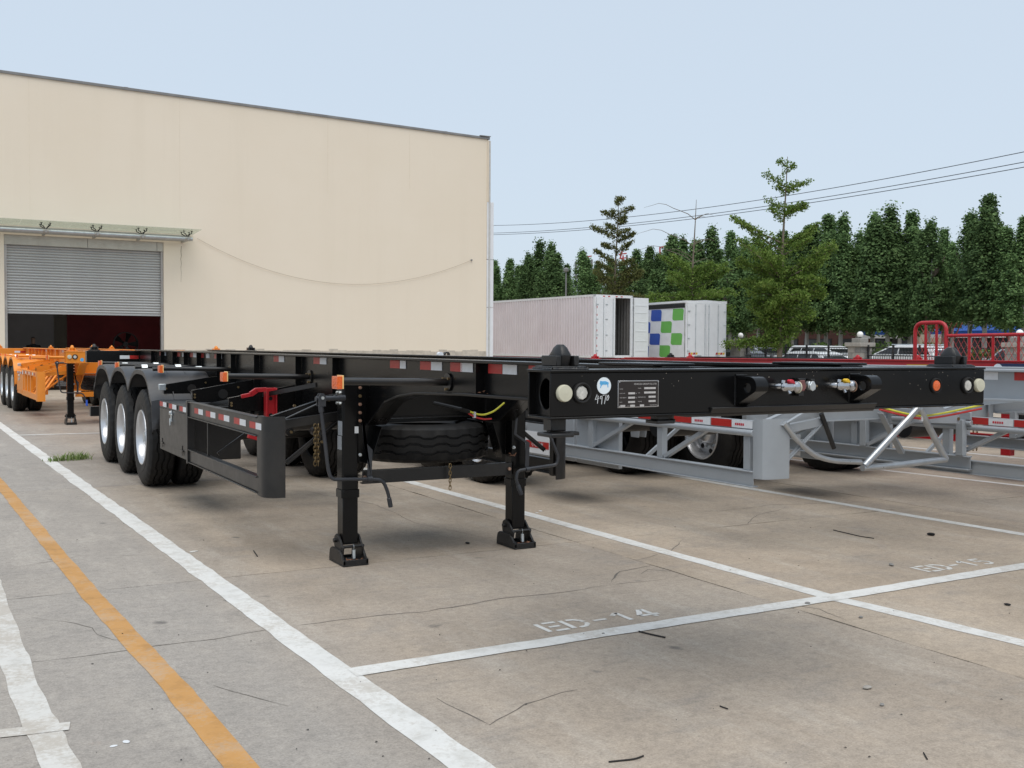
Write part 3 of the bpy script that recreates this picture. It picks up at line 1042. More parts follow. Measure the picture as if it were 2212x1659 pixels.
    for s in (-1, 1):
        b = MB()
        cols = [(s * 1.262, -.045), (s * 1.262, 0.0), (s * 1.20, .012), (s * .66, .012), (s * .62, 0.0), (s * .62, -.03)]
        o = 0
        for y, z in prof:
            for x, dz in cols:
                b.v.append((x, y, z + dz))
        nc = len(cols)
        for i in range(len(prof) - 1):
            for j in range(nc - 1):
                b.f.append((i * nc + j, i * nc + j + 1, (i + 1) * nc + j + 1, (i + 1) * nc + j))
                b.m.append(0)
        fen = b.build("fender", PLASTIC if col is BLACK else col, t, angle=50)
        so = fen.modifiers.new("thick", 'SOLIDIFY')
        so.thickness = .012
        for y in (-.42, .62, 1.93):
            MB().cyl((s * .53, y, 1.272), (s * 1.19, y, 1.268), .021, 10).build("fender_arm", gcol, t)
            for x in (1.09, .72):
                b = MB()
                b.prism([(y - .05, 1.262), (y - .032, 1.285), (y - .02, 1.297), (y + .02, 1.297), (y + .032, 1.285), (y + .05, 1.262)], 'yz', s * x - .032, s * x + .032)
                b.build("fender_clamp", ZINC, fen, bevel=0.002)
        for zc in (1.10, ):
            MB().box(s * 1.16 - .035, s * 1.16 + .035, -.775, -.735, 1.06, 1.125).build("fender_clamp", ZINC, fen, bevel=0.004)
        for x in (.85, 1.03):
            b = MB()
            for (a, c) in zip(prof[2:34:2], prof[4:36:2]):
                b.bar((s * x, a[0], a[1] + .0135), (s * x, c[0], c[1] + .0135), .008, .006)
            b.build("fender_rib", PLASTIC if col is BLACK else col, fen, smooth=False)
    # --- side marker arms
    for y, z in ((-6.108, 1.318), (-3.531, 1.277), (-1.03, 1.282), (1.64, 1.268), (3.02, 1.268)):
        for s in ((-1, 1) if guard != 'truss' else ()):
            b = MB()
            b.cyl((s * .53, y, z - .006), (s * 1.205, y, z + .006), .0215, 12)
            b.cyl((s * .528, y, z - .006), (s * .538, y, z - .006), .055, 14)
            arm = b.build("marker_arm", gcol, t)
            b = MB()
            for k in range(3):
                a = 2 * PI * k / 3 + .5
                b.cyl((s * .538, y + .042 * math.cos(a), z - .006 + .042 * math.sin(a)), (s * .552, y + .042 * math.cos(a), z - .006 + .042 * math.sin(a)), .009, 6)
            b.build("bolt", BRASS, arm)
            b = MB()
            b.box(min(s * 1.205, s * 1.213), max(s * 1.205, s * 1.213), y - .046, y + .046, z - .035, z + .042, 1)
            b.box(min(s * 1.213, s * 1.244), max(s * 1.213, s * 1.244), y - .045, y + .045, z - .036, z + .036, 0)
            for k in range(3):
                q = y - .03 + .03 * k
                b.box(min(s * 1.244, s * 1.2465), max(s * 1.244, s * 1.2465), q - .010, q + .010, z - .026, z + .026, 0)
            b.build("marker_lamp", [ORANGE_LENS, LENS_SIDE], arm, bevel=0.003)
    # --- outriggers to tool box and guard
    for y, zo0, zo1, hole in ((-.64, .96, 1.109, 1), (-1.94, .997, 1.103, 1), (-3.25, .99, 1.09, 0), (-4.46, .95, 1.02, 0)):
        for s in (-1, 1):
            b = MB()
            b.prism([(s * 1.12, zo0), (s * 1.12, zo1), (s * .53, 1.20), (s * .53, .975)], 'xz', y - .005, y + .005)
            b.bar((s * 1.12, y + .02, zo1), (s * .53, y + .02, 1.20), .05, .008, (0, 0, 1))
            orr = b.build("outrigger", col, t, smooth=False)
            b = MB()
            for (x, z) in ((1.10, zo1 - .035), (1.10, zo0 + .045), (.70, 1.13)):
                b.cyl((s * x, y - .005, z), (s * x, y - .017, z), .0105, 6)
            b.build("bolt", BRASS, orr)
            if hole:
                MB().lathe([(-.0062, .0001), (-.0062, .045)], 20, (s * .84, y, 1.07), 'y').build("lightening_hole", RUBBER, orr)
    # --- tool box on the left
    if guard != 'truss':
        b = MB()
        b.box(-1.228, -.76, -2.27, -.995, .490, .962)
        tb = b.build("tool_box", gcol, t, bevel=0.008)
        MB().box(-1.236, -1.2285, -2.235, -1.03, .565, .905).build("box_door", gcol, tb, bevel=0.006)
        MB().box(-1.232, -.755, -2.275, -.99, .9625, .970).build("box_lid", gcol, tb, bevel=0.003)
        b = MB()
        b.box(-1.246, -1.2365, -1.632, -1.588, .80, .905)
        b.cyl((-1.247, -1.67, .868), (-1.247, -1.55, .868), .007, 8)
        b.cyl((-1.252, -1.61, .83), (-1.252, -1.61, .765), .009, 8)
        b.cyl((-1.246, -1.61, .885), (-1.262, -1.61, .885), .014, 10)
        b.build("box_latch", ZINC, tb, bevel=0.002)
        for y in (-1.15, -2.05):
            b = MB()
            b.cyl((-1.239, y - .06, .565), (-1.239, y + .06, .565), .008, 8)
            b.box(-1.241, -1.2365, y - .012, y + .012, .52, .61)
            b.build("hinge", gcol, tb)
        for a, bb, c in ((-1.045, -1.199, -1.359), (-1.486, -1.638, -1.814), (-1.958, -2.098, -2.262)):
            MB().box(-1.2385, -1.2365, bb + .001, a, .922, .966).build("reflective_strip", RED_TAPE, tb, smooth=False)
            MB().box(-1.2385, -1.2365, c, bb - .001, .922, .966).build("reflective_strip", WHITE_TAPE, tb, smooth=False)
    else:
        b = MB()
        b.box(-1.19, -.70, -1.95, -1.05, .50, 1.0)
        tb = b.build("tool_box", col, t, bevel=0.012)
        MB().box(-1.19, -1.15, -2.70, -2.0, .50, 1.0).build("side_plate", col, t, bevel=0.004)
        st = MB().box(-1.1935, -1.1905, -1.55, -1.02, .52, .74).build("warning_sticker", WHITE, tb, smooth=False, label="white sticker with a red band of characters")
        MB().box(-1.1955, -1.194, -1.50, -1.05, .575, .645).build("sticker_band", RED_TAPE, tb, smooth=False)
        text("小心与水", "sticker_lettering", tb, (-1.197, -1.28, .61), .06, WHITE_TAPE, (PI / 2, 0, -PI / 2))
    # --- side guards
    for s in (-1, 1):
        X = s * 1.235
        i = -s

        def bx(b, xa, xb, *r):
            return b.box(min(xa, xb), max(xa, xb), *r)
        b = MB()
        if guard == 'two_rail':
            for z0, z1 in ((.885, 1.025), (.485, .605)):
                bx(b, X, X + i * .006, -4.50, -2.29, z0 + .01, z1 - .01)
                bx(b, X - i * .014, X + i * .045, -4.50, -2.29, z1 - .0095, z1)
                bx(b, X - i * .014, X + i * .045, -4.50, -2.29, z0, z0 + .0095)
            bx(b, X - i * .016, X + i * .05, -2.335, -2.285, .475, 1.032)
            bx(b, X + i * .004, X + i * .05, -4.53, -4.47, .475, 1.03)
            bx(b, X + i * .010, X + i * .03, -2.98, -2.96, .60, .89)
        elif guard == 'slats':
            bx(b, X, X + i * .05, -4.50, -2.0, .93, 1.02)
            bx(b, X, X + i * .05, -4.50, -2.0, .485, .60)
            for y in (-2.03, -2.5, -3.0, -3.5):
                bx(b, X + i * .006, X + i * .045, y - .06, y + .06, .60, .93)
            for k in range(4):
                y = -2.3 - k * .52
                b.bar((X + i * .12, y - .4, .55), (X + i * .5, y + .35, .95), .04, .05)
        else:
            b.tube([(X, -4.50, .950), (X, -2.05, .950)], .026, 10)
            bx(b, X - i * .003, X + i * .02, -4.50, -2.0, .978, 1.045)
            bx(b, X, X + i * .008, -4.50, -1.68, .555, .655)
            bx(b, X - i * .014, X + i * .05, -4.50, -1.68, .6555, .667)
            bx(b, X - i * .014, X + i * .05, -4.50, -1.68, .543, .5545)
            for y in (-1.70, -2.30, -3.35, -4.42):
                bx(b, X + i * .003, X + i * .06, y - .035, y + .035, .668, .978)
            for ya, yb in ((-2.32, -2.95), (-3.40, -3.95)):
                b.bar((X + i * .03, ya, .68), (X + i * .03, yb, .95), .045, .035)
        gd = b.build("side_guard", gcol, t, bevel=0.003)
        # turned corner panel
        zp0, zp1 = (.472, 1.034) if guard != 'truss' else (.612, 1.06)
        path = [(1.237, -4.50), (1.237, -4.59), (1.231, -4.635), (1.213, -4.672), (1.185, -4.697), (1.150, -4.710), (1.10, -4.716)]
        if guard == 'truss':
            path = [(1.240, -4.50), (1.236, -4.54), (1.220, -4.58), (1.19, -4.60), (1.13, -4.615), (.99, -4.62)]
        inner = []
        for q, (x, y) in enumerate(path):
            a = Vector(path[min(q + 1, len(path) - 1)]) - Vector(path[max(q - 1, 0)])
            n = Vector((a.y, -a.x)).normalized() * .008
            inner.append((x + n.x, y + n.y))
        poly = [(s * x, y) for x, y in path] + [(s * x, y) for x, y in inner[::-1]]
        if guard == 'truss' and s > 0:
            continue
        MB().prism(poly, 'xy', zp0, zp1).build("corner_panel", gcol if guard != 'two_rail' else BLACKD, gd, angle=30, smooth=True)
        b = MB()
        b.bar((s * 1.06, -4.60, .70), (s * .60, -4.60, 1.045), .035, .006)
        b.bar((s * 1.06, -4.60, .70), (s * .60, -4.60, 1.045), .006, .035)
        b.bar((s * 1.08, -4.63, 1.012), (s * .66, -4.63, 1.19), .03, .006)
        b.bar((s * 1.08, -4.585, .972), (s * .60, -4.585, 1.03), .05, .06)
        b.bar((s * 1.15, -3.02, .62), (s * .60, -3.02, 1.0), .025, .03)
        b.bar((s * 1.15, -2.4, .98), (s * .6, -3.9, 1.22), .02, .035)
        b.build("guard_brace", gcol, gd, smooth=False)
        if guard != 'slats':
            if guard == 'two_rail':
                seq = [(-2.554, -2.703, -2.866), (-2.973, -3.131, -3.295), (-3.403, -3.568, -3.733), (-3.874, -4.035, -4.201), (-4.304, -4.462, -4.60)]
                z0, z1, xo = .936, .982, .0
            else:
                seq = [(-2.1 - .48 * k, -2.34 - .48 * k, -2.57 - .48 * k) for k in range(5)]
                z0, z1, xo = .983, 1.04, .003
            if guard == 'truss' and s < 0:
                for a, m_, c in seq:
                    pb = MB()
                    for q in range(5):
                        pb.box(X - .0072, X - .0056, m_ - .055 - q * .021, m_ - .040 - q * .021, 1.000, 1.018)
                    pb.build("tape_print", REDTAG, gd, smooth=False, kind='stuff')
            for a, m_, c in seq:
                MB().box(min(X - i * (.0025 + xo), X - i * (.0008 + xo)), max(X - i * (.0025 + xo), X - i * (.0008 + xo)), m_ + .001, a, z0, z1).build("reflective_strip", RED_TAPE, gd, smooth=False)
                MB().box(min(X - i * (.0025 + xo), X - i * (.0008 + xo)), max(X - i * (.0025 + xo), X - i * (.0008 + xo)), max(c, -4.6), m_ - .001, z0, z1).build("reflective_strip", WHITE_TAPE, gd, smooth=False)
        else:
            for k in range(8):
                y = -2.1 - k * .30
                MB().box(min(X - i * .0025, X - i * .0008), max(X - i * .0025, X - i * .0008), y - .13, y, .95, 1.0).build("reflective_strip", RED_TAPE if k % 2 else WHITE_TAPE, gd, smooth=False)
    # --- landing gear
    for s in (-1, 1):
        if legs != 'none':
            landing_leg(t, s, legcol, col, legs, full)
    if legs == 'down':
        b = MB()
        b.box(-.60, .60, -4.885, -4.875, .557, .650)
        b.box(-.60, .60, -4.874, -4.83, .643, .650)
        b.box(-.60, .60, -4.874, -4.83, .557, .564)
        lb = b.build("leg_brace", gcol, t, bevel=0.002)
        b = MB()
        for x in (-.585, .575):
            b.cyl((x, -4.886, .605), (x, -4.90, .605), .013, 8)
        b.build("bolt", COPPER, lb)
    if legs == 'none':
        return t
    # --- spare wheel lying under the beams
    sp = empty("spare_wheel", (.10, -4.33, .802), t)
    obj_from(TYRE, "tyre", sp, (0, 0, -.14), (0, -PI / 2, 0))
    obj_from(RIMM, "rim", sp, (0, 0, -.14), (0, -PI / 2, 0))
    MB().box(-.5, .5, -4.40, -4.30, .945, .975).build("spare_carrier", gcol, t)
    b = MB()
    for k in range(7):
        chain_link(b, (.06, -4.93, .655 - k * .026), k)
    b.build("safety_chain", BRASS, t)
    return t


def chain_link(b, c, k, r=.0032, w=.011, h=.019):
    pts = []
    for j in range(13):
        a = 2 * PI * j / 12
        x, z = w * math.cos(a), h * math.sin(a)
        if k % 2:
            pts.append((c[0] + x * .35, c[1] + x, c[2] + z))
        else:
            pts.append((c[0] + x, c[1] + x * .3, c[2] + z))
    b.tube(pts, r, 5, caps=False)


def landing_leg(t, s, legcol, col, legs, full):
    xc, yc = s * .678, -4.80
    dz = 0.0 if legs == 'down' else .42
    bot = .135
    b = MB()

    def sq(h, z0, z1, ch=.012):
        p = [(xc - h + ch, yc - h), (xc + h - ch, yc - h), (xc + h, yc - h + ch), (xc + h, yc + h - ch), (xc + h - ch, yc + h), (xc - h + ch, yc + h), (xc - h, yc + h - ch), (xc - h, yc - h + ch)]
        b.prism(p, 'xy', z0, z1)
    sq(.0605, .52 if legs == 'down' else .62, 1.30)
    sq(.067, (.462 if legs == 'down' else .565), (.5195 if legs == 'down' else .62))
    leg = b.build("landing_leg", legcol, t, bevel=0.002)
    b = MB()
    sq(.056, bot + dz, .50 if legs == 'down' else .60, .004)
    b.build("leg_tube", legcol, leg, bevel=0.002)
    # sand shoe
    b = MB()
    y0 = yc - .02
    b.box(xc - .093, xc + .093, y0 - .145, y0 + .145, dz + .002, dz + .012)
    b.box(xc - .093, xc + .093, y0 - .145, y0 - .133, dz + .012, dz + .045)
    b.box(xc - .093, xc + .093, y0 + .133, y0 + .145, dz + .012, dz + .03)
    for q in (-1, 1):
        x = xc + q * .083
        pf = [(-.145, .012), (-.145, .045), (-.118, .050), (-.085, .085), (-.062, .105), (-.03, .105), (.10, .105), (.13, .09), (.145, .05), (.145, .012)]
        b.prism([(y0 + a, dz + z) for a, z in pf], 'yz', x - .009, x + .009)
        x = xc + q * .072
        pf = [(-.080, .06), (-.095, .125), (-.070, .140), (-.045, .165), (-.01, .195), (.04, .205), (.075, .185), (.085, .150), (.075, .10), (.10, .06)]
        b.prism([(y0 + a, dz + z) for a, z in pf], 'yz', x - .007, x + .007)
    b.cyl((xc - .085, y0 - .078, dz + .128), (xc + .085, y0 - .078, dz + .128), .011, 10)
    b.cyl((xc - .10, y0 + .035, dz + .16), (xc + .10, y0 + .035, dz + .16), .016, 10)
    b.build("sand_shoe", CAST if legcol is not SILVERD else legcol, leg, bevel=0.003)
    b = MB()
    b.cyl((xc + .005, y0 - .090, dz + .045), (xc + .005, y0 - .086, dz + .105), .0135, 12)
    b.tube([(xc + .005, y0 - .085, dz + .105), (xc + .004, y0 - .094, dz + .122), (xc + .004, y0 - .092, dz + .136), (xc + .005, y0 - .08, dz + .142)], .0025, 5)
    b.build("return_spring", ZINC, leg)
    # mount plate and gusset to the main beam
    b = MB()
    b.prism([(s * .618, 1.26), (s * .618, .70), (s * .53, .69), (s * .445, .955), (s * .445, 1.26)], 'xz', -4.752, -4.738)
    b.prism([(s * .53, .69), (s * .538, .69), (s * .453, .955), (s * .445, .955)], 'xz', -4.87, -4.752)
    b.prism([(-4.74, 1.0), (-4.3, 1.0), (-4.74, .72)], 'yz', s * .60 - .005, s * .60 + .005)
    b.build("leg_bracket", col, t, bevel=0.002)
    b = MB()
    b.box(xc - s * .06 - .012, xc - s * .06 + .012, -4.875, -4.85, .97, 1.26)
    b.build("bolt_rail", legcol, leg, smooth=False)
    for k, z in enumerate((1.234, 1.176, 1.118, 1.060, 1.003, .765)):
        m = BRASS if k == 1 else (ZINC if k == 5 else COPPER)
        b = MB()
        b.cyl((s * .617, -4.876, z), (s * .617, -4.886, z), .0125, 6)
        b.cyl((s * .617, -4.886, z), (s * .617, -4.900, z), .007, 8)
        b.build("bolt", m, leg)
    if legs != 'down':
        return
    # crank
    if s < 0:
        rod = [(-.926, -4.95, 1.11), (-.874, -4.95, .68), (-.852, -4.95, .612), (-.572, -4.95, .599), (-.475, -4.95, .588), (-.435, -4.95, .50), (-.414, -4.95, .392)]
        yk = (-.922, -4.945, 1.165)
    else:
        rod = [(.79, -4.95, 1.11), (.84, -4.95, .975), (.972, -4.95, .68), (.955, -4.95, .622), (.70, -4.95, .604), (.612, -4.95, .594), (.600, -4.95, .53), (.647, -4.95, .412)]
        yk = (.80, -4.945, 1.165)
    b = MB()
    b.tube(bend(rod, .075), .0125, 10)
    e0, e1 = Vector(rod[-2]), Vector(rod[-1])
    b.tube([e1 + (e0 - e1) * .62, e1 + (e0 - e1) * .58, e1 + (e0 - e1) * .12, e1], [.0128, .0165, .0165, .0155], 10)
    d = (Vector(rod[1]) - Vector(rod[0])).normalized()
    b.tube([Vector(rod[0]) - d * .015, Vector(rod[0]) + d * .035], .0185, 10)
    b.cyl((xc + s * .06, -4.90, 1.165), (yk[0] + s * .035, -4.935, 1.165), .0165, 12)
    b.cyl((xc + s * .06, -4.90, 1.165), (xc + s * .105, -4.905, 1.165), .022, 12)
    for q in (-1, 1):
        b.prism([(yk[0] - .024, 1.115), (yk[0] - .026, 1.18), (yk[0] - .012, 1.202), (yk[0] + .012, 1.202), (yk[0] + .026, 1.18), (yk[0] + .024, 1.115)], 'xz', yk[1] + q * .021 - .004, yk[1] + q * .021 + .004)
    b.build("crank_handle", CRANK, leg)
    b = MB()
    b.cyl((yk[0], yk[1] - .026, 1.172), (yk[0], yk[1] - .036, 1.172), .011, 10)
    b.build("pivot_pin", ZINC, leg)
    # hook strap holding the crank
    hx = -.572 if s < 0 else .70
    b = MB()
    q = s
    b.prism([(q * .606, .995), (q * .622, .995), (q * .612, .87), (hx + .028, .80), (hx + .020, .60), (hx - .012, .60), (hx - .008, .80), (q * .59, .87)], 'xz', -4.934, -4.930)
    b.lathe([(-.017, .0195), (.017, .0195), (.017, .014), (-.017, .014)], 14, (hx, -4.95, .60), 'x', close=True)
    b.build("crank_hook", CRANK, leg, smooth=True)
    if s < 0 and full:
        b = MB().box(-.7405, -.7385, -4.855, -4.775, .90, 1.0).build("data_label", GREYLABEL, leg, smooth=False)
        MB().box(-.7405, -.7385, -4.845, -4.765, .80, .895).build("data_label", GREYLABEL, leg, smooth=False)
        MB().box(-.650, -.622, -4.8645, -4.862, .915, .962).build("paper_tag", PAPER, leg, smooth=False)
        b = MB()
        for z in (1.125, 1.20):
            for y in (-4.83, -4.77):
                b.cyl((-.7385, y, z), (-.752, y, z), .010, 6)
        b.build("bolt", ZINC, leg)


def front_details(t, bol):
    Y = -8.450
    # maker's plate
    pl = MB().box(-.936, -.740, Y - .0025, Y - .0005, 1.294, 1.400).build("nameplate", CHROME, t, bevel=0.001, label="black maker's plate with a bright rim on the bolster")
    MB().box(-.9325, -.7435, Y - .0035, Y - .0026, 1.2975, 1.3965).build("plate_face", PLATE, pl, smooth=False)
    yt = Y - .0042

    def tx(body, x, z, size, al='LEFT', m=PLATE_FIELD):
        text(body, "plate_lettering", pl, (x, yt, z), size, m, align=al, extrude=.0002)
    tx("VEHICLES GROUP CO.,LTD", -.862, 1.3855, .0092)
    for (a, x, z) in (("BRAND", -.929, 1.367), ("MODEL", -.842, 1.369), ("MAX G.V.W", -.929, 1.350), ("V.I.N", -.842, 1.351), ("TARE WEIGHT", -.929, 1.333),
                      ("PRODUCING NO", -.842, 1.334), ("DATE", -.929, 1.316), ("VOLUME", -.842, 1.317), ("L       mm   W       mm   H       mm", -.929, 1.3015), ("MADE IN CHINA", -.784, 1.302), ("kg", -.852, 1.350), ("kg", -.852, 1.333)):
        tx(a, x, z, .0048)
    for x0, x1, z in ((-.812, -.756, 1.369), (-.812, -.756, 1.352), (-.790, -.756, 1.335), (-.790, -.756, 1.318), (-.888, -.856, 1.350), (-.888, -.856, 1.333), (-.888, -.856, 1.316),
                      (-.925, -.903, 1.3015), (-.878, -.856, 1.3015), (-.832, -.812, 1.3015)):
        MB().box(x0, x1, yt - .0002, Y - .0036, z - .0038, z + .0038).build("plate_field", PLATE_FIELD, pl, smooth=False)
    b = MB()
    for x in (-.931, -.745):
        for z in (1.299, 1.395):
            b.cyl((x, Y - .0036, z), (x, Y - .0062, z), .0035, 8)
    b.build("rivet", CHROME, pl)
    # round sticker with a blue animal emblem
    MB().lathe([(-.0006, .0001), (-.0006, .0325), (-.0016, .032), (-.0016, .0001)], 28, (-1.0, Y, 1.381), 'y').build("round_sticker", WHITE_STICKER, t, label="round white sticker with a blue animal emblem")
    pts = [(-.021, .006), (-.018, .017), (-.008, .015), (.004, .016), (.016, .012), (.022, .008), (.019, .004), (.019, -.010), (.016, -.010), (.014, .002), (.004, .001), (-.006, .002), (-.012, -.003), (-.016, -.012), (-.019, -.012), (-.016, .0)]
    MB().prism([(-1.0 + a, 1.384 + z * .95) for a, z in pts], 'xz', Y - .0024, Y - .0017).build("sticker_emblem", BLUE_PRINT, t, smooth=False)
    # chalked number 4970
    strokes = [[(-1.026, 1.352), (-1.035, 1.333), (-1.018, 1.337)], [(-1.021, 1.348), (-1.024, 1.318)],
               [(-1.004, 1.346), (-1.010, 1.345), (-1.012, 1.337), (-1.006, 1.335), (-1.002, 1.346), (-1.005, 1.315)],
               [(-1.000, 1.349), (-.984, 1.351), (-.992, 1.316)],
               [(-.974, 1.350), (-.981, 1.338), (-.981, 1.330), (-.976, 1.330), (-.971, 1.342), (-.974, 1.350)]]
    b = MB()
    for st in strokes:
        b.tube([(x - .006, Y - .0012, z - .005) for x, z in st], .0013, 5)
    b.build("chalk_number", CHALK, t, label="handwritten number 4970 in white chalk")
    # D-shaped towing brackets
    for x0 in (-.342, .320):
        b = MB()
        prof = []
        for p in [(0, 1.414), (-.085, 1.412)]:
            prof.append(p)
        for k in range(9):
            a = PI / 2 - k * (PI * .66) / 8
            prof.append((-.085 - .042 * math.sin(PI / 2 - a) if False else -.088 - .040 * math.cos(a), 1.372 + .040 * math.sin(a)))
        prof.append((0, 1.288))
        th = .010
        q = len(prof)
        # side web with a hole
        web = MB()
        n = 24
        cy_, cz_ = -.072, 1.366
        outer = []
        for k in range(n):
            a = 2 * PI * k / n
            d = Vector((math.cos(a), math.sin(a)))
            best = 9
            for p0, p1 in zip(prof, prof[1:] + prof[:1]):
                A, B = Vector(p0), Vector(p1)
                e = B - A
                den = d.x * e.y - d.y * e.x
                if abs(den) < 1e-9:
                    continue
                w = A - Vector((cy_, cz_))
                tt = (w.x * e.y - w.y * e.x) / den
                uu = (w.x * d.y - w.y * d.x) / den
                if tt > 0 and -1e-6 <= uu <= 1 + 1e-6:
                    best = min(best, tt)
            outer.append((cy_ + d.x * best, cz_ + d.y * best))
        for xx in (x0, x0 + .012):
            for k in range(n):
                a = 2 * PI * k / n
                web.v.append((xx, Y + cy_ + .021 * math.cos(a), cz_ + .021 * math.sin(a)))
            for p in outer:
                web.v.append((xx, Y + p[0], p[1]))
        for k in range(n):
            k2 = (k + 1) % n
            web.f += [(k, k2, n + k2, n + k), (2 * n + k2, 2 * n + k, 3 * n + k, 3 * n + k2), (k2, k, 2 * n + k, 2 * n + k2)]
            web.m += [0] * 3
        b.add(web.v, web.f)
        # strap around the edge
        o = len(b.v)
        for i_, (yy, zz) in enumerate(prof):
            a = Vector(prof[min(i_ + 1, q - 1)]) - Vector(prof[max(i_ - 1, 0)])
            nn = Vector((a.y, -a.x)).normalized() * th
            if nn.dot(Vector((yy + .05, zz - 1.36))) > 0:
                nn = -nn
            for (xx) in (x0 - .003, x0 + .062):
                b.v.append((xx, Y + yy, zz))
                b.v.append((xx, Y + yy + nn.x, zz + nn.y))
        for i_ in range(q - 1):
            A = o + i_ * 4
            Bq = A + 4
            b.f += [(A, A + 2, Bq + 2, Bq), (A + 1, Bq + 1, Bq + 3, A + 3), (A, Bq, Bq + 1, A + 1), (A + 2, A + 3, Bq + 3, Bq + 2)]
            b.m += [0] * 4
        b.build("towing_bracket", BLACK, t, angle=40)
    # air couplings
    for x, tagm, capm in ((-.105, REDTAG, CREAM), (.222, YELLOW, COPPER)):
        b = MB()
        b.tube([(x - .035, Y, 1.368), (x - .035, Y - .02, 1.368), (x - .02, Y - .045, 1.368)], .014, 10)
        b.tube([(x - .032, Y - .048, 1.366), (x - .025, Y - .05, 1.366), (x + .018, Y - .06, 1.365), (x + .03, Y - .06, 1.365)], [.010, .0185, .0185, .012], 12)
        b.lathe([(-.03, .012), (-.022, .017), (-.006, .017), (0, .024), (.010, .024), (.012, .018)], 14, (x + .045, Y - .052, 1.366), 'x')
        b.cyl((x + .0, Y - .06, 1.352), (x + .004, Y - .066, 1.338), .008, 8)
        b.cyl((x - .02, Y - .05, 1.382), (x - .018, Y - .05, 1.394), .010, 8)
        ac = b.build("air_coupling", CHROME, t)
        MB().lathe([(0, .0001), (0, .0255), (.005, .0255), (.007, .022), (.007, .0001)], 18, (x + .058, Y - .052, 1.364), 'x').build("rubber_seal", capm, ac)
        b = MB()
        b.prism([(x + .005, 1.383), (x + .001, 1.392), (x + .010, 1.399), (x + .022, 1.396), (x + .036, 1.380), (x + .024, 1.380)], 'xz', Y - .068, Y - .046)
        b.build("coupling_tag", tagm, ac, bevel=0.003)
    # electric sockets
    b = MB()
    b.lathe([(0, .026), (-.022, .026), (-.026, .022)], 18, (.004, Y, 1.368), 'y')
    b.box(-.016, .024, Y - .030, Y - .004, 1.388, 1.401)
    b.box(-.011, .019, Y - .026, Y - .005, 1.325, 1.346)
    so = b.build("electric_socket", CAST, t, bevel=0.002)
    b = MB()
    b.prism([(-.010, 1.393), (-.010, 1.384), (-.017, 1.374), (-.017, 1.358), (-.006, 1.346), (.014, 1.346), (.025, 1.358), (.025, 1.374), (.018, 1.384), (.018, 1.393)], 'xz', Y - .033, Y - .0265)
    b.build("socket_flap", MAROON, so, bevel=0.003)
    b = MB()
    b.lathe([(0, .022), (-.018, .022), (-.021, .020), (-.021, .0001)], 18, (.071, Y, 1.369), 'y', 1)
    b.box(.060, .082, Y - .026, Y - .002, 1.387, 1.397, 0)
    b.prism([(.064, 1.388), (.078, 1.388), (.082, 1.378), (.090, 1.370), (.086, 1.352), (.071, 1.344), (.056, 1.352), (.052, 1.370), (.060, 1.378)], 'xz', Y - .027, Y - .0215, 1)
    b.build("electric_socket", [CAST, ZINC], t, bevel=0.002)
    b = MB()
    for x in (.036, .103):
        b.cyl((x, Y, 1.366), (x, Y - .018, 1.366), .005, 8)
    b.build("socket_screw", BRASS, t)
    # twist lock handle hanging below the left end, small handle further in
    b = MB()
    b.box(-1.205, -1.138, -8.40, -8.34, 1.208, 1.2555)
    b.box(-1.245, -1.145, -8.47, -8.36, 1.190, 1.205)
    b.box(-1.140, -1.095, -8.43, -8.38, 1.192, 1.206)
    b.build("lock_handle", CAST, t, bevel=0.004)
    b = MB()
    b.box(-.718, -.664, -8.42, -8.37, 1.238, 1.2555)
    b.box(-.735, -.647, -8.44, -8.36, 1.224, 1.2375)
    b.build("lock_handle", CAST, t, bevel=0.003)
    # weld beads and paint chips
    rr = random.Random(12)

    def weld(pts, r=.0035):
        P = []
        for a, c in zip(pts[:-1], pts[1:]):
            a, c = Vector(a), Vector(c)
            k = max(2, int((c - a).length / .006))
            P += [a.lerp(c, i / k) for i in range(k)]
        P.append(Vector(pts[-1]))
        return P, [r * rr.uniform(.65, 1.25) for _ in P]
    b = MB()
    for s in (-1, 1):
        x, y = s * 1.13, -8.34
        P, q = weld([(x - .078, y - .073, 1.445), (x + .078, y - .073, 1.445), (x + .078, y + .073, 1.445), (x - .078, y + .073, 1.445), (x - .078, y - .073, 1.445)], .006)
        b.tube(P, q, 5)
        P, q = weld([(s * 1.2, -8.438, 1.268), (s * 1.2, -8.438, 1.43)], .004)
        b.tube(P, q, 5)
    for x0 in (-.342, .320):
        for xx in (x0 - .002, x0 + .014):
            P, q = weld([(xx, Y - .001, 1.290), (xx, Y - .001, 1.412)], .0045)
            b.tube(P, q, 5)
        P, q = weld([(x0, Y - .001, 1.416), (x0 + .06, Y - .001, 1.416)], .0045)
        b.tube(P, q, 5)
    for s in (-1, 1):
        P, q = weld([(s * .445, -8.452, 1.266), (s * .10, -8.452, 1.266)], .0035)
        b.tube(P, q, 5)
    b.build("weld_bead", CAST, t, kind='stuff')
    b = MB()
    for k in range(46):
        x, z = rr.uniform(-1.2, 1.2), 1.43 - abs(rr.gauss(0, .045))
        if z < 1.275 or -.95 < x < -.72:
            continue
        w, h = rr.uniform(.0008, .0028), rr.uniform(.0007, .0022)
        b.add([(x - w, Y - .0006, z), (x, Y - .0006, z - h), (x + w, Y - .0006, z + h * .3), (x, Y - .0006, z + h)], [(0, 1, 2, 3)])
    b.build("paint_chips", paint("bare_chip", (.38, .33, .27), .7, var=.3), t, smooth=False, kind='stuff')
    # red spare wheel bracket on the left
    b = MB()
    b.box(-.835, -.765, -3.345, -3.335, .76, 1.178)
    b.box(-.845, -.835, -3.38, -3.30, .76, 1.178)
    b.box(-.765, -.755, -3.38, -3.30, .76, 1.178)
    b.bar((-.84, -3.36, 1.165), (-.93, -3.36, 1.162), .03, .035)
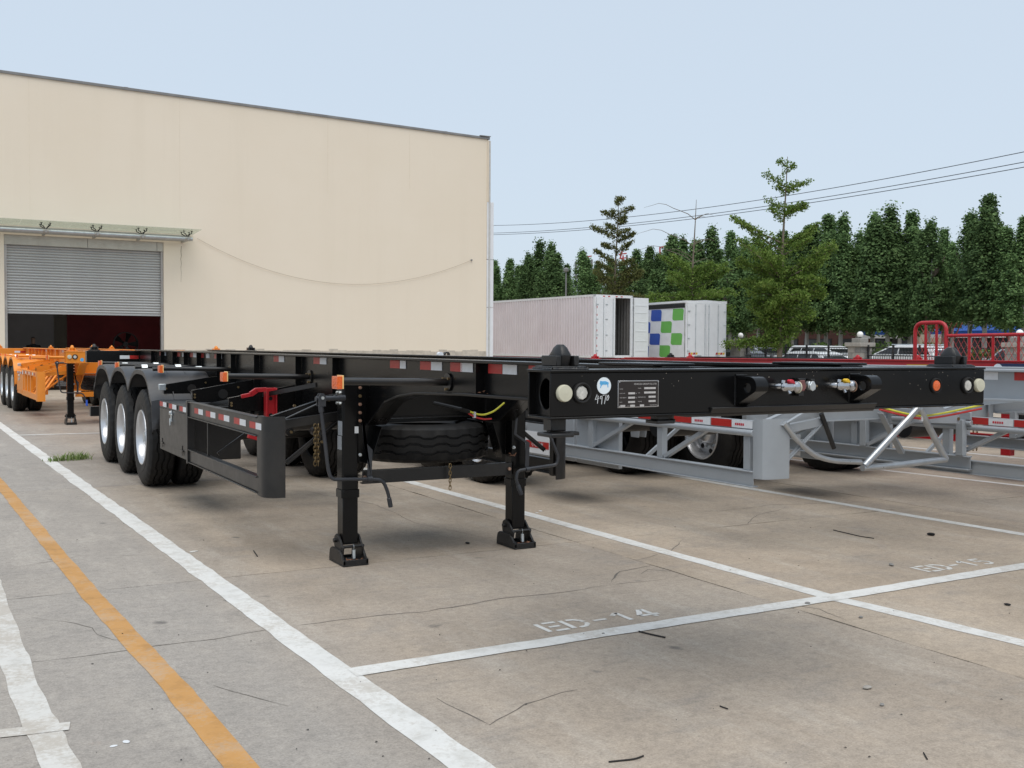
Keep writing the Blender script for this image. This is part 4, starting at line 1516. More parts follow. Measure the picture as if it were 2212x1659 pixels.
    b.bar((-.92, -3.36, 1.162), (-.97, -3.36, 1.128), .03, .042)
    b.bar((-.96, -3.36, 1.128), (-1.045, -3.36, 1.112), .03, .030)
    rb = b.build("red_bracket", RED, t, bevel=0.003)
    b = MB()
    for z in (1.09, .955):
        b.lathe([(-.0062, .0001), (-.0062, .016)], 14, (-.80, -3.34, z), 'y')
    b.build("bracket_hole", RUBBER, rb)
    b = MB()
    b.bar((-.99, -3.36, .80), (-.84, -3.36, .755), .05, .05)
    b.build("red_lever", RED, t, bevel=0.004)
    # chain by the left leg
    b = MB()
    for k in range(11):
        chain_link(b, (-.868, -4.66, .955 - k * .026), k, .0036, .012, .020)
        chain_link(b, (-.845, -4.66, .955 - k * .026), k + 1, .0036, .012, .020)
    b.build("safety_chain", BRASS, t, label="brass coloured chain hanging beside the left landing leg")
    # cables between the beams
    YC = -5.3
    b = MB().tube(bend([(.022, YC, 1.078), (.08, YC, 1.055), (.141, YC, 1.048), (.219, YC, 1.070), (.302, YC, 1.130)], .05), .0065, 8)
    b.build("yellow_cable", YCABLE, t)
    b = MB().tube(bend([(.018, YC, 1.064), (.07, YC, 1.035), (.14, YC, 1.018), (.20, YC, 1.02)], .05), .006, 8)
    b.build("red_cable", RCABLE, t)
    b = MB().tube([(-.10, YC + .3, 1.12), (-.03, YC, 1.09), (.025, YC, 1.072)], .014, 8)
    b.build("cable_conduit", RUBBER, t)
    MB().box(.058, .072, YC - .012, YC + .012, 1.03, 1.072).build("cable_tie", WHITE_TAPE, t)
    # air valves and piping behind the guard
    b = MB()
    for k, (x, y, z) in enumerate(((-.70, -3.9, .98), (-.62, -3.9, .86), (-.74, -3.6, .84), (-.66, -4.1, .80))):
        b.cyl((x, y, z), (x, y - .06, z), .035, 10)
        b.cyl((x, y - .06, z), (x, y - .08, z), .018, 8)
    b.build("air_valve", CAST, t)
    b = MB()
    for k, (x, y, z) in enumerate(((-.70, -3.985, .98), (-.62, -3.985, .86), (-.74, -3.69, .84), (-.66, -4.19, .80), (-.72, -4.0, 1.02), (-.58, -4.0, .90), (-.78, -3.9, 1.06))):
        b.cyl((x, y, z), (x, y - .02, z), .011, 6)
    b.build("pipe_fitting", BRASS, t)
    b = MB()
    b.tube(bend([(-.70, -4.0, 1.0), (-.66, -4.2, 1.14), (-.60, -4.4, 1.17), (-.56, -4.6, 1.15)], .06), .007, 6)
    b.tube(bend([(-.72, -3.95, 1.0), (-.70, -4.2, 1.10), (-.62, -4.45, 1.13), (-.56, -4.65, 1.10)], .06), .007, 6)
    b.build("air_hose", RUBBER, t)
    # wind-blown leaves caught on the frame
    b = MB()
    rr = random.Random(5)
    for (cx_, cy_, cz_, sx_, sy_, n_) in ((-.678, -4.93, .022, .07, .03, 60), (.678, -4.93, .022, .07, .03, 60), (.62, -4.87, .70, .03, .02, 10), (-.52, -6.62, 1.265, .05, .03, 8)):
        for k in range(n_):
            c = Vector((cx_ + rr.uniform(-sx_, sx_), cy_ + rr.uniform(-sy_, sy_), cz_ + rr.uniform(0, .022)))
            d = Vector((rr.uniform(-1, 1), rr.uniform(-1, 1), rr.uniform(-.3, .5))).normalized() * rr.uniform(.008, .020)
            w = d.cross(Vector((rr.uniform(-1, 1), rr.uniform(-1, 1), 1))).normalized() * .005
            b.add([tuple(c - d), tuple(c + w), tuple(c + d), tuple(c - w)], [(0, 1, 2, 3)])
    b.build("dry_leaves", DRYLEAF, t, smooth=False, kind='stuff')


black = chassis("container_chassis_trailer", "black container chassis trailer on two landing legs with number 4970 on its front beam", (0, 0, 0), BLACK, BLACK, full=True)
orange = chassis("container_chassis_trailer", "orange container chassis trailer with one black landing leg in view by the open warehouse door", (-.28, 14.4, 0), ORANGE, BLACK, guard='slats', rotz=R(1.3))
silver = chassis("container_chassis_trailer", "silver grey chassis trailer with a curved guard panel right behind the black front beam", (3.35, -1.37, 0), SILVER, SILVERD, guard='truss', bend_shift=-.35, legs='none')
silver2 = chassis("container_chassis_trailer", "second silver grey chassis trailer, cut by the right edge beyond the curved guard panel", (5.84, -2.24, 0), SILVER, SILVERD, guard='truss', bend_shift=-1.9, legs='none')
red = chassis("container_chassis_trailer", "red chassis trailer carrying a red mesh railing", (8.86, .35, 0), RED, RED, guard='two_rail')
darkcopy = copy_tree(black)
darkcopy.location = (12.3, 2.5, 0)
darkcopy["label"] = "second black chassis trailer, only its deck edge showing beyond the red trailer"

# orange trailer: carrier plate with round holes between its legs
b = MB()
b.prism([(-.44, .60), (-.44, .83), (.62, .83), (.62, .60)], 'xz', -3.2, -3.19)
cp = b.build("carrier_plate", ORANGE, orange, bevel=.004)
b = MB()
for x in (-.30, -.08, .14, .36):
    b.lathe([(-3.2015, .0001), (-3.2015, .045)], 18, (x, 0, .73), 'y')
b.build("plate_hole", RUBBER, cp)
b = MB()
b.cyl((-.415, -4.95, .50), (-.408, -4.95, .39), .021, 10)
b.build("blue_grip", BLUE, orange)

# railing on the red trailer
XR = 7.62 - 8.86
b = MB()


def ry(y):
    return y - .35


arch = [(XR, ry(-2.745), 1.45), (XR, ry(-2.745), 1.93), (XR, ry(-3.205), 1.93), (XR, ry(-3.205), 1.45)]
b.tube(bend(arch, .12, 8), .024, 10)
b.tube([(XR, ry(-3.21), 1.765), (XR, ry(-7.6), 1.775)], .020, 10)
rail = b.build("mesh_railing", RED, red, label="red tube railing with diamond mesh")
pm = MB().cyl((0, 0, 0), (0, 0, 1), .017, 8).build("railing_post", RED, rail, loc=(XR, ry(-2.905), 1.45))
pm.scale = (1, 1, .47)
for y, h in ((-3.065, .47), (-3.53, .31), (-3.85, .31), (-4.178, .31), (-4.5, .31), (-4.83, .31), (-5.16, .31), (-5.6, .31), (-6.1, .31), (-6.6, .31), (-7.1, .31), (-7.58, .31)):
    o = obj_from(pm.data, "railing_post", rail, (XR, ry(y), 1.45))
    o.scale = (1, 1, h)
b = MB()
for k in range(64):
    y = -2.78 - k * .075
    top = 1.92 if y > -3.2 else 1.765
    h = top - 1.47
    for sgn in (-1, 1):
        y0_, y1_ = y, y + sgn * h * .62
        if y1_ > -2.76:
            y1_ = -2.76
        b.cyl((XR, ry(y0_), 1.47), (XR + .002 * sgn, ry(y1_), 1.47 + abs(y1_ - y0_) / .62), .003, 4)
b.build("wire_mesh", RED, rail, smooth=False, kind='stuff')
b = MB()
b.box(XR - .012, XR + .05, ry(-7.6), ry(3.5), 1.33, 1.452)
b.box(XR - .03, XR + .10, ry(-7.6), ry(3.5), 1.4525, 1.468)
ed = b.build("side_rail", RED, red, bevel=.004)
for ya, yb in ((-2.63, -2.97), (-3.43, -3.62)):
    MB().box(XR - .015, XR - .013, ry(yb), ry(ya), 1.35, 1.41).build("yellow_strip", paint("faded_yellow_strip", (.55, .33, .03), .5), ed, smooth=False)
MB().box(XR - .015, XR - .013, ry(-5.2), ry(-3.92), 1.352, 1.435).build("name_board", paint("navy_board", (.02, .035, .10), .4), ed, smooth=False)
MB().lathe([(-.0155, .0001), (-.0155, .06), (-.0175, .06), (-.0175, .0001)], 20, (XR, ry(-3.93), 1.37), 'x').build("round_emblem", WHITE_STICKER, ed)
b = MB()
for k in range(12):
    chain_link(b, (7.66 - 8.86, ry(-3.575), .74 - k * .03), k, .0048, .016, .023)
    chain_link(b, (7.69 - 8.86, ry(-3.60), .74 - k * .03), k + 1, .0048, .016, .023)
b.build("safety_chain", BRASS, red)
b = MB()
b.box(7.64 - 8.86, 8.2 - 8.86, ry(-4.6), ry(-3.75), .93, 1.22)
b.build("tool_box", RED, red, bevel=.01)
b = MB()
b.box(7.63 - 8.86, 7.72 - 8.86, ry(-4.08), ry(-3.96), .37, .93)
b.build("guard_post", RED, red, bevel=.004)

# yellow and red air lines hung under the silver trailer's neck
YS = -4.63
b = MB().tube(bend([(.06, YS + .1, 1.12), (.231, YS, 1.068), (.43, YS, 1.038), (.70, YS, 1.056), (.92, YS - .2, 1.13)], .15, 8), .0085, 8)
b.build("yellow_cable", YCABLE, silver)
b = MB().tube(bend([(.06, YS + .1, 1.10), (.231, YS, 1.050), (.43, YS, 1.016), (.70, YS, 1.030), (.92, YS - .2, 1.10)], .15, 8), .0085, 8)
b.build("red_cable", RCABLE, silver)
MB().box(.425, .445, YS - .014, YS + .014, 1.0, 1.05).build("cable_tie", WHITE_TAPE, silver)
# tubular carrier frame hanging under the neck, with a bent strut and a black damper beside it
b = MB()
b.tube([(-.209, YS, .665), (.385, YS, 1.10)], .028, 12)
b.tube([(.741, YS, .675), (.415, YS, 1.10)], .028, 12)
b.tube([(-.23, YS, .652), (.2, YS, .655), (.745, YS, .675)], .026, 12)
b.tube([(.385, YS, 1.10), (.40, YS + .15, 1.20)], .024, 10)
b.build("carrier_frame", SILVERD, silver, label="silver tubular A-frame hanging under the neck")
b = MB()
b.bar((.36, YS + .35, 1.05), (.62, YS + .35, .70), .06, .010)
b.bar((.42, YS + .42, 1.06), (.72, YS + .42, .70), .05, .010)
b.build("rear_strut", SILVER, silver, smooth=False)
b = MB().tube(bend([(-1.06, YS, 1.03), (-.93, YS, .90), (-.75, YS, .775), (-.55, YS, .722), (-.25, YS, .70)], .12, 6), .021, 10)
b.build("bent_strut", SILVERD, silver)
b = MB().tube([(-.68, YS, 1.09), (-.54, YS, .82)], .019, 10)
b.build("black_damper", CAST, silver)

# round beacons on the rear of the two silver trailers
for par, x, y, sg in ((silver, .40, 4.27, 1), (silver2, -.62, 4.27, -1)):
    b = MB()
    b.cyl((x, y, 1.431), (x, y, 1.47), .02, 8, 0)
    b.lathe([(-.05, .001), (-.05, .042), (.03, .042), (.03, .001)], 18, (x - .06 * sg, y, 1.505), 'y', 1)
    b.lathe([(-.06, .030), (-.06, .044), (.02, .044), (.02, .030)], 18, (x + .045 * sg, y, 1.505), 'y', 0, close=True)
    b.build("work_lamp", [CAST, WHITE], par)

for t_, dz_ in ((orange, .035), (silver, .085), (silver2, .115), (red, .10), (darkcopy, .12)):
    drop(t_, dz_)
silver.rotation_euler.x = -R(.35)
silver2.rotation_euler.x = -R(.3)
red.rotation_euler.x = -R(.42)

# ------------------------------------------------------------------ warehouse
wh = thing("warehouse", "big cream warehouse with a half open roller shutter under a glass canopy", 'warehouse', (0, 26, 0))
DX0, DX1, DZ = -.93, 4.06, 5.05
XL, XRt = -24.0, 16.72


def roofz(x):
    return 10.199 - (x + .92) * .0193


b = MB()
TH = .28
b.prism([(XL, 0), (DX0, 0), (DX0, DZ), (DX1, DZ), (DX1, 0), (XRt, 0), (XRt, roofz(XRt)), (XL, roofz(XL))], 'xz', 0, TH)
wall = b.build("wall", PLASTER, wh, smooth=False)
# shell behind the front wall, so the inside is dark
b = MB()
b.box(XRt - .25, XRt, TH + .002, 26, 0, roofz(XRt) - .1)
b.box(XL, XL + .25, TH + .002, 26, 0, roofz(XL) - .1)
b.box(XL, XRt, 26.002, 26.25, 0, 9.8)
b.build("side_wall", PLASTER, wh, smooth=False)
b = MB()
for ya_, yb_ in ((TH + .003, 7.0), (8.6, 26.4)):       # unseen slot added across the roof to let daylight into the hall
    b.prism([(XL - .1, roofz(XL) - .12), (XRt + .02, roofz(XRt) - .12), (XRt + .02, roofz(XRt) - .02), (XL - .1, roofz(XL) - .02)], 'xz', ya_, yb_)
b.build("roof", COPING, wh, smooth=False)
b = MB()
b.prism([(XL - .1, roofz(XL) + .002), (XRt + .10, roofz(XRt) + .002), (XRt + .10, roofz(XRt) + .085), (XL - .1, roofz(XL) + .085)], 'xz', -.05, TH + .02)
for x in (-15.2, -9.2, -3.2, 2.8, 8.8, 14.8):
    b.bar((x, -.052, roofz(x) + .043), (x + .12, -.052, roofz(x) + .043), .006, .10)
b.bar((XRt - .35, -.03, roofz(XRt) + .12), (XRt + .12, -.03, roofz(XRt) + .12), .12, .03)
b.build("coping", COPING, wh, smooth=False)
# interior
b = MB()
b.box(-6, 1.95, 14.0, 14.2, .02, 6)
b.box(-3.2, -3.0, .6, 14, .02, 6)
b.build("inner_wall", INTERIOR, wh, smooth=False)
MB().box(1.955, 9, 9.0, 9.2, .02, 6).build("inner_partition", INTRED, wh, smooth=False)
MB().box(6.6, 6.75, .7, 9, .02, 6).build("inner_partition", INTRED, wh, smooth=False)
MB().box(-6, 9, .29, 14.2, .006, .02).build("floor", FLOORD, wh, smooth=False)
# skirting with chipped plaster
for x0, x1 in ((XL, DX0 - .02), (DX1 + .02, XRt - .02)):
    b = MB()
    k = int((x1 - x0) / .35)
    for i in range(k):
        xa, xb = x0 + (x1 - x0) * i / k, x0 + (x1 - x0) * (i + 1) / k
        h = 1.34 + .10 * noise.noise(Vector((i * .61, 3, 1)))
        b.box(xa, xb, -.012 - .006 * (i % 2), -.001, 0, h)
    b.build("skirting", CHIPPED, wh, smooth=False)
# faint panel seams
b = MB()
for x, z0, z1 in ((4.62, 5.7, roofz(4.62)), (13.32, 7.6, roofz(13.3)), (-.15, 5.8, roofz(-.15)), (10.0, 7.2, roofz(10))):
    b.box(x - .004, x + .004, -.0035, -.001, z0, z1 - .02)
b.build("wall_seam", paint("seam_shade", (.72, .635, .51), .9), wh, smooth=False)
b = MB()
pts = [(4.66, 4.95), (4.645, 4.75), (4.66, 4.62), (4.635, 4.5), (4.66, 4.35), (4.64, 4.2), (4.655, 4.0), (4.64, 3.7)]
for i, ((xa, za), (xb, zb)) in enumerate(zip(pts[:-1], pts[1:])):
    b.bar((xa, -.003, za), (xb, -.003, zb), .003, .016 - i * .0018, (1, 0, 0))
b.build("wall_crack", paint("wall_crack", (.20, .17, .13), .9), wh, smooth=False)
b = MB()
cab = []
for i in range(41):
    u = i / 40
    x = 5.19 + (16.02 - 5.19) * u
    z = (5.248 + (4.977 - 5.248) * u) - 4 * 1.28 * u * (1 - u) * (1.05 - .1 * u)
    cab.append((x, -.05, z))
b.tube(cab, .0065, 6)
b.build("drooping_cable", paint("grey_cable", (.40, .35, .28), .7), wh)
b = MB()
b.cyl((16.02, -.06, 4.977), (16.02, 0, 4.977), .035, 10)
b.build("cable_anchor", COPING, wh)
# white corner cladding
for z0, z1 in ((0, 3.08), (3.10, 5.02), (5.04, 7.35)):
    MB().box(XRt + .004, XRt + .30, -.035, .25, z0, z1).build("corner_panel", WHITE, wh, bevel=.006)
MB().box(XRt + .004, XRt + .10, -.03, .25, 7.36, roofz(XRt) - .03).build("corner_trim", PLASTER, wh, smooth=False)
MB().box(XRt + .105, XRt + .17, .02, .25, 7.36, roofz(XRt) - .05).build("corner_trim", paint("corner_red", (.33, .03, .03), .6), wh, smooth=False)
b = MB()
b.cyl((XRt + .10, -.055, 0), (XRt + .10, -.055, roofz(XRt) - .05), .035, 8)
b.build("downpipe", paint("pale_pipe", (.5, .5, .49), .5), wh)
# lintel panels and reveal
MB().box(DX0 + .004, 1.60, .03, .20, 4.735, DZ - .004).build("lintel_panel", GREY_PANEL, wh, bevel=.004)
MB().box(1.612, DX1 - .22, .03, .20, 4.735, DZ - .004).build("lintel_panel", GREY_PANEL, wh, bevel=.004)
MB().box(DX1 - .21, DX1 - .004, .03, .20, 4.735, DZ - .004).build("lintel_panel", GREY_PANEL, wh, bevel=.004)
for x in (DX0 + .004, DX1 - .084):
    MB().box(x, x + .08, .06, .25, 0, 4.73).build("guide_rail", STEEL_RUST, wh, smooth=False)
# roller shutter: every slat a piece
shut = empty("roller_shutter", (0, 0, 0), wh)
pf = []
SL = .0905
for k in range(7):
    u = k / 6
    pf.append((.150 - .026 * math.sin(PI * u), u * (SL - .012)))
pf += [(.158, SL - .012), (.158, SL), (.175, SL), (.175, 0)]
b = MB()
b.prism(pf, 'yz', DX0 + .07, DX1 - .07)
sl = b.build("slat", SHUTTER, shut, loc=(0, 0, 2.56), angle=60)
n_sl = int((4.74 - 2.56) / SL)
for k in range(1, n_sl + 1):
    obj_from(sl.data, "slat", shut, (rnd.uniform(-.003, .003), rnd.uniform(-.0025, .0025), 2.56 + SL * k))
MB().box(DX0 + .07, DX1 - .07, .125, .18, 2.495, 2.557).build("bottom_rail", SHUTTER, shut, bevel=.006)
# canopy
can = empty("canopy", (0, 0, 0), wh)
CX1 = 5.06
edges = [-7.3, -5.6, -4.0, -2.1, -.5, 1.0, 2.5, 4.0, CX1]
YF = -1.15
for a, c in zip(edges[:-1], edges[1:]):
    b = MB()
    b.prism([(YF - .2, 5.415), (-.01, 5.365), (-.01, 5.377), (YF - .2, 5.427)], 'yz', a + .006, c - .006)
    b.build("glass_pane", GLASS, can, smooth=False)
b = MB()
b.tube([(-8, YF + .25, 5.125), (CX1 - .22, YF + .25, 5.125)], .066, 14)
b.build("canopy_tube", SILVERD, can)
b = MB()
b.tube([(-8, -.12, 5.14), (CX1 - .22, -.12, 5.14)], .04, 12)
b.build("canopy_tube", STEEL_RUST, can)
b = MB()
b.box(-8, CX1 - .1, -.06, -.003, 5.26, 5.31)
b.build("wall_plate", STEEL_RUST, can, smooth=False)
for x in (-4.4, -2.85, -1.3, .23, 1.78, 3.2, 4.68):
    b = MB()
    b.prism([(YF + .12, 5.18), (YF + .12, 5.07), (-.005, 5.055), (-.005, 5.12)], 'yz', x - .035, x + .035)
    b.cyl((x - .09, YF + .25, 5.125), (x + .09, YF + .25, 5.125), .080, 14)
    br = b.build("canopy_bracket", STEEL_RUST, can, bevel=.004)
    b = MB()
    for dx, dy in ((-.13, -.05), (.13, -.05), (-.13, .35), (.13, .35)):
        zt = 5.412 - (YF + .25 + dy - YF + .2) * .037
        b.tube([(x, YF + .25, 5.18), (x + dx * .6, YF + .25 + dy, 5.29), (x + dx, YF + .25 + dy, 5.31), (x + dx, YF + .25 + dy, zt)], .016, 6)
        b.cyl((x + dx, YF + .25 + dy, zt - .02), (x + dx, YF + .25 + dy, zt), .035, 8)
    b.build("spider_fitting", CAST, br)

# ------------------------------------------------------------------ person and fan in the doorway
def person():
    t = thing("person", "person in dark clothes standing inside the warehouse doorway", 'person', (.19, 29.4, .02))
    J = [((0, 0, .95), .15, .11), ((0, 0, 1.15), .145, .10), ((0, 0, 1.36), .17, .105), ((0, 0, 1.47), .07, .06), ((0, -.01, 1.53), .055, .055), ((0, -.015, 1.60), .075, .085),
         ((0, -.01, 1.68), .075, .09), ((0, -.005, 1.745), .045, .055)]
    v = [j[0] for j in J]
    r = [(j[1], j[2]) for j in J]
    e = [(i, i + 1) for i in range(7)]

    def limb(root, pts):
        p = root
        for c, a in pts:
            v.append(c)
            r.append((a, a))
            e.append((p, len(v) - 1))
            p = len(v) - 1
    for s in (-1, 1):
        limb(2, [((s * .19, 0, 1.40), .058), ((s * .24, .02, 1.14), .045), ((s * .225, -.05, .90), .035), ((s * .22, -.07, .82), .032), ((s * .22, -.08, .74), .022)])
        limb(0, [((s * .10, 0, .85), .088), ((s * .105, -.01, .50), .062), ((s * .11, .02, .09), .045), ((s * .12, -.12, .035), .036)])
    me = bpy.data.meshes.new("person_body")
    me.from_pydata(v, e, [])
    o = bpy.data.objects.new("body", me)
    COL.objects.link(o)
    o.parent = t
    o.modifiers.new("skin", 'SKIN')
    for i, q in enumerate(me.skin_vertices[0].data):
        q.radius = r[i]
        q.use_root = (i == 0)
    sub = o.modifiers.new("sub", 'SUBSURF')
    sub.levels = sub.render_levels = 2
    bpy.context.view_layer.update()
    m2 = bpy.data.meshes.new_from_object(o.evaluated_get(bpy.context.evaluated_depsgraph_get()))
    o.modifiers.clear()
    o.data = m2
    m2.materials.clear()
    for m in (CLOTH, SKIN, HAIR):
        m2.materials.append(m)
    for p in m2.polygons:
        c = p.center
        p.material_index = 0
        if c.z > 1.485 or (abs(c.x) > .18 and c.z < .86 and c.z > .6):
            p.material_index = 1
        if c.z > 1.70 or (c.z > 1.60 and c.y > .02):
            p.material_index = 2
        p.use_smooth = True
    # face
    b = MB()
    b.prism([(-.005, 1.66), (.008, 1.61), (-.008, 1.61)], 'xz', -.115, -.09)
    b.build("nose", SKIN, t)
    b = MB()
    for s in (-1, 1):
        b.lathe([(-.004, .001), (-.004, .010), (.004, .010)], 8, (s * .030, -.094, 1.655), 'y')
    b.build("eyes", HAIR, t)
    return t


person()
fan = thing("industrial_fan", "dark round floor fan standing deep inside the warehouse doorway", 'fan', (3.35, 29.5, .02))
b = MB()
b.lathe([(-.12, .42), (-.12, .445), (.12, .445), (.12, .42)], 32, (0, 0, 1.5), 'y', close=True)
b.build("fan_ring", CAST, fan)
b = MB()
for k in range(5):
    a = 2 * PI * k / 5
    c, s_ = math.cos(a), math.sin(a)
    p = [Vector((c * .08 - s_ * .03, 0, s_ * .08 + c * .03)), Vector((c * .40 - s_ * .12, -.04, s_ * .40 + c * .12)), Vector((c * .40 + s_ * .10, .04, s_ * .40 - c * .10)), Vector((c * .08 + s_ * .03, .02, s_ * .08 - c * .03))]
    b.add([(q.x, q.y, q.z + 1.5) for q in p] + [(q.x, q.y + .008, q.z + 1.5) for q in p], [(0, 1, 2, 3), (7, 6, 5, 4), (0, 4, 5, 1), (1, 5, 6, 2), (2, 6, 7, 3), (3, 7, 4, 0)])
b.cyl((0, -.06, 1.5), (0, .14, 1.5), .09, 12)
b.build("blades", CAST, fan)
b = MB()
b.tube([(-.35, 0, .02), (-.05, 0, 1.06)], .02, 8)
b.tube([(.35, 0, .02), (.05, 0, 1.06)], .02, 8)
b.tube([(-.4, -.2, .02), (-.4, .2, .02)], .02, 8)
b.tube([(.4, -.2, .02), (.4, .2, .02)], .02, 8)
b.build("stand", CAST, fan)

# ------------------------------------------------------------------ box trailers
bt = thing("box_trailer", "white corrugated box trailer with one rear door standing open", 'box trailer', (24.69, 29.98, 0), R(1.6))
W_, Lb, Z0, Z1 = 2.20, 12.5, 1.0, 4.02
# corrugated side
def corr(x, y0, y1, z0, z1, pitch, d, s):
    vs, fs = [], []
    y = y0
    ys = []
    while y < y1 - pitch:
        ys += [(y, 0), (y + pitch * .38, 0), (y + pitch * .5, d), (y + pitch * .88, d)]
        y += pitch
    ys.append((y1, 0))
    for yy, dd in ys:
        vs += [(x + s * dd, yy, z0), (x + s * dd, yy, z1)]
    for i in range(len(ys) - 1):
        fs.append((2 * i, 2 * i + 1, 2 * i + 3, 2 * i + 2))
    return MB().add(vs, fs)


for nm, x, s in (("left_side", .0, -1), ("right_side", W_, 1)):
    q = corr(x, .12, Lb, Z0 + .10, Z1 - .10, .235, .052, s)
    o = q.build("corrugated_side", PINKWHITE, bt, smooth=False)
    so = o.modifiers.new("thick", 'SOLIDIFY')
    so.thickness = .004
b = MB()
b.box(-.045, .03, .0, Lb, Z1 - .10, Z1)
b.box(W_ - .03, W_ + .045, .0, Lb, Z1 - .10, Z1)
b.box(-.045, .03, .0, Lb, Z0, Z0 + .10)
b.box(W_ - .03, W_ + .045, .0, Lb, Z0, Z0 + .10)
b.box(-.045, .05, .0, .12, Z0, Z1 - .002)
b.box(W_ - .05, W_ + .045, .0, .12, Z0, Z1 - .002)
b.box(.05, W_ - .05, .0, .10, Z1 - .13, Z1 - .001)
b.box(.05, W_ - .05, .0, .10, Z0, Z0 + .12)
b.build("box_frame", WHITE, bt, smooth=False)
b = MB()
b.box(-.03, W_ + .03, .02, Lb, Z1 - .03, Z1 - .01)
b.box(-.03, W_ + .03, Lb, Lb + .05, Z0, Z1)
b.build("roof_panel", WHITE, bt, smooth=False)
b = MB()
b.box(.05, W_ - .05, .12, Lb, Z0 + .02, Z0 + .06)
b.build("floor_panel", INNERGREY, bt, smooth=False)
q = corr(.055, .14, Lb - .1, Z0 + .1, Z1 - .12, .235, .03, 1).build("inner_lining", INNERGREY, bt, smooth=False)
q = corr(W_ - .055, .14, Lb - .1, Z0 + .1, Z1 - .12, .235, .03, -1).build("inner_lining", INNERGREY, bt, smooth=False)
for k, (xa, xb) in enumerate(((.055, .60), (.605, 1.16))):
    d = MB().box(xa, xb, -.045, -.003, Z0 + .03, Z1 - .14).build("door", WHITE, bt, bevel=.008)
    b = MB()
    for z in (1.35, 2.1, 2.85, 3.55):
        b.box(xa - .03, xa + .10, -.062, -.046, z - .02, z + .02)
    b.cyl((xb - .14, -.06, Z0 + .08), (xb - .14, -.06, Z1 - .18), .014, 8)
    b.build("door_hardware", ZINC, d, smooth=False)
MB().box(W_ - .12, W_ - .055, -.04, -.003, Z0 + .03, Z1 - .14).build("door_post", WHITE, bt, smooth=False)
od = MB().box(0, .92, -.02, .02, Z0 + .03, Z1 - .10).build("door", WHITE, bt, loc=(W_ + .05, -.03, 0), bevel=.006, label="white ribbed rear door standing open")
b = MB()
for z in (1.35, 1.82, 2.3, 2.75, 3.2, 3.55):
    b.box(.12, .80, -.032, -.021, z - .02, z + .02)
b.build("door_rib", WHITE, od, smooth=False)
b = MB()
b.cyl((.0, -.03, Z0 + .05), (.0, -.03, Z1 - .12), .012, 8)
b.build("door_seal", RUBBER, od)
st = MB().box(.062, .10, -.0475, -.0455, -.05, .05).build("reflective_strip", RED_TAPE, bt, loc=(0, 0, 1.2), smooth=False)
sw = MB().box(.062, .10, -.0475, -.0455, -.05, .05).build("reflective_strip", WHITE_TAPE, bt, loc=(0, 0, 1.35), smooth=False)
for k in range(1, 7):
    obj_from(st.data, "reflective_strip", bt, (0, 0, 1.2 + .37 * k))
for x in (.45, .75, 1.2, 1.5):
    MB().box(x, x + .12, -.0025, -.0005, Z1 - .10, Z1 - .05).build("reflective_strip", RED_TAPE, bt, smooth=False)
b = MB()
b.box(.5, .62, .3, Lb - .3, .62, .995)
b.box(W_ - .62, W_ - .5, .3, Lb - .3, .62, .995)
b.box(.1, W_ - .1, .12, .2, .45, .6)
b.build("chassis_frame", RED, bt, smooth=False)
for y in (2.0, 3.3, 4.6):
    for s, x in ((-1, 0.0), (1, W_)):
        wheel(bt, x, y, s)
b = MB()
b.box(.5, .62, Lb - 2.6, Lb - 2.45, 0, .62)
b.box(W_ - .62, W_ - .5, Lb - 2.6, Lb - 2.45, 0, .62)
b.build("landing_leg", RED, bt, smooth=False)

ct = thing("curtain_side_truck", "white box truck with a blue and green chequered side curtain", 'box truck', (28.47, 27.85, 0), R(-6.5))
W2, L2_, Z2 = 2.26, 7.4, 3.76
b = MB()
b.box(.0, .07, 0, .10, 1.0, Z2 - .12)
b.box(W2 - .07, W2, 0, .10, 1.0, Z2 - .12)
b.box(-.02, W2 + .02, -.01, .12, Z2 - .118, Z2)
b.box(.07, W2 - .07, 0, .10, .95, 1.08)
b.box(-.02, .05, .12, L2_, Z2 - .10, Z2)
b.box(W2 - .05, W2 + .02, .12, L2_, Z2 - .10, Z2)
b.box(0, W2, L2_, L2_ + .08, .95, Z2)
b.build("box_frame", WHITE, ct, smooth=False)
MB().prism([(-.01, Z2 - .02), (W2 / 2, Z2 + .03), (W2 + .01, Z2 - .02)], 'xz', .02, L2_).build("roof_panel", WHITE, ct, smooth=False)
MB().box(-.035, -.021, .12, L2_, Z2 - .34, Z2 - .13).build("curtain_rail", RUBBER, ct, smooth=False)
# curtain in soft folds, printed with a chequer
vs, fs, mi = [], [], []
NY, NZ = 60, 40
zc0, zc1 = 1.02, Z2 - .335
cells = {}
for i in range(NY + 1):
    for j in range(NZ + 1):
        y = .12 + (L2_ - .2) * i / NY
        z = zc0 + (zc1 - zc0) * j / NZ
        x = -.012 + .018 * noise.noise(Vector((y * .8 + z * .7, z * .9, 2))) + .008 * noise.noise(Vector((y * 2.5, z * 3, 5)))
        vs.append((x, y, z))
for i in range(NY):
    for j in range(NZ):
        a = i * (NZ + 1) + j
        fs.append((a, a + NZ + 1, a + NZ + 2, a + 1))
cur = MB().add(vs, fs).build("side_curtain", WHITE, ct)
# printed squares follow the curtain surface a few mm proud of it


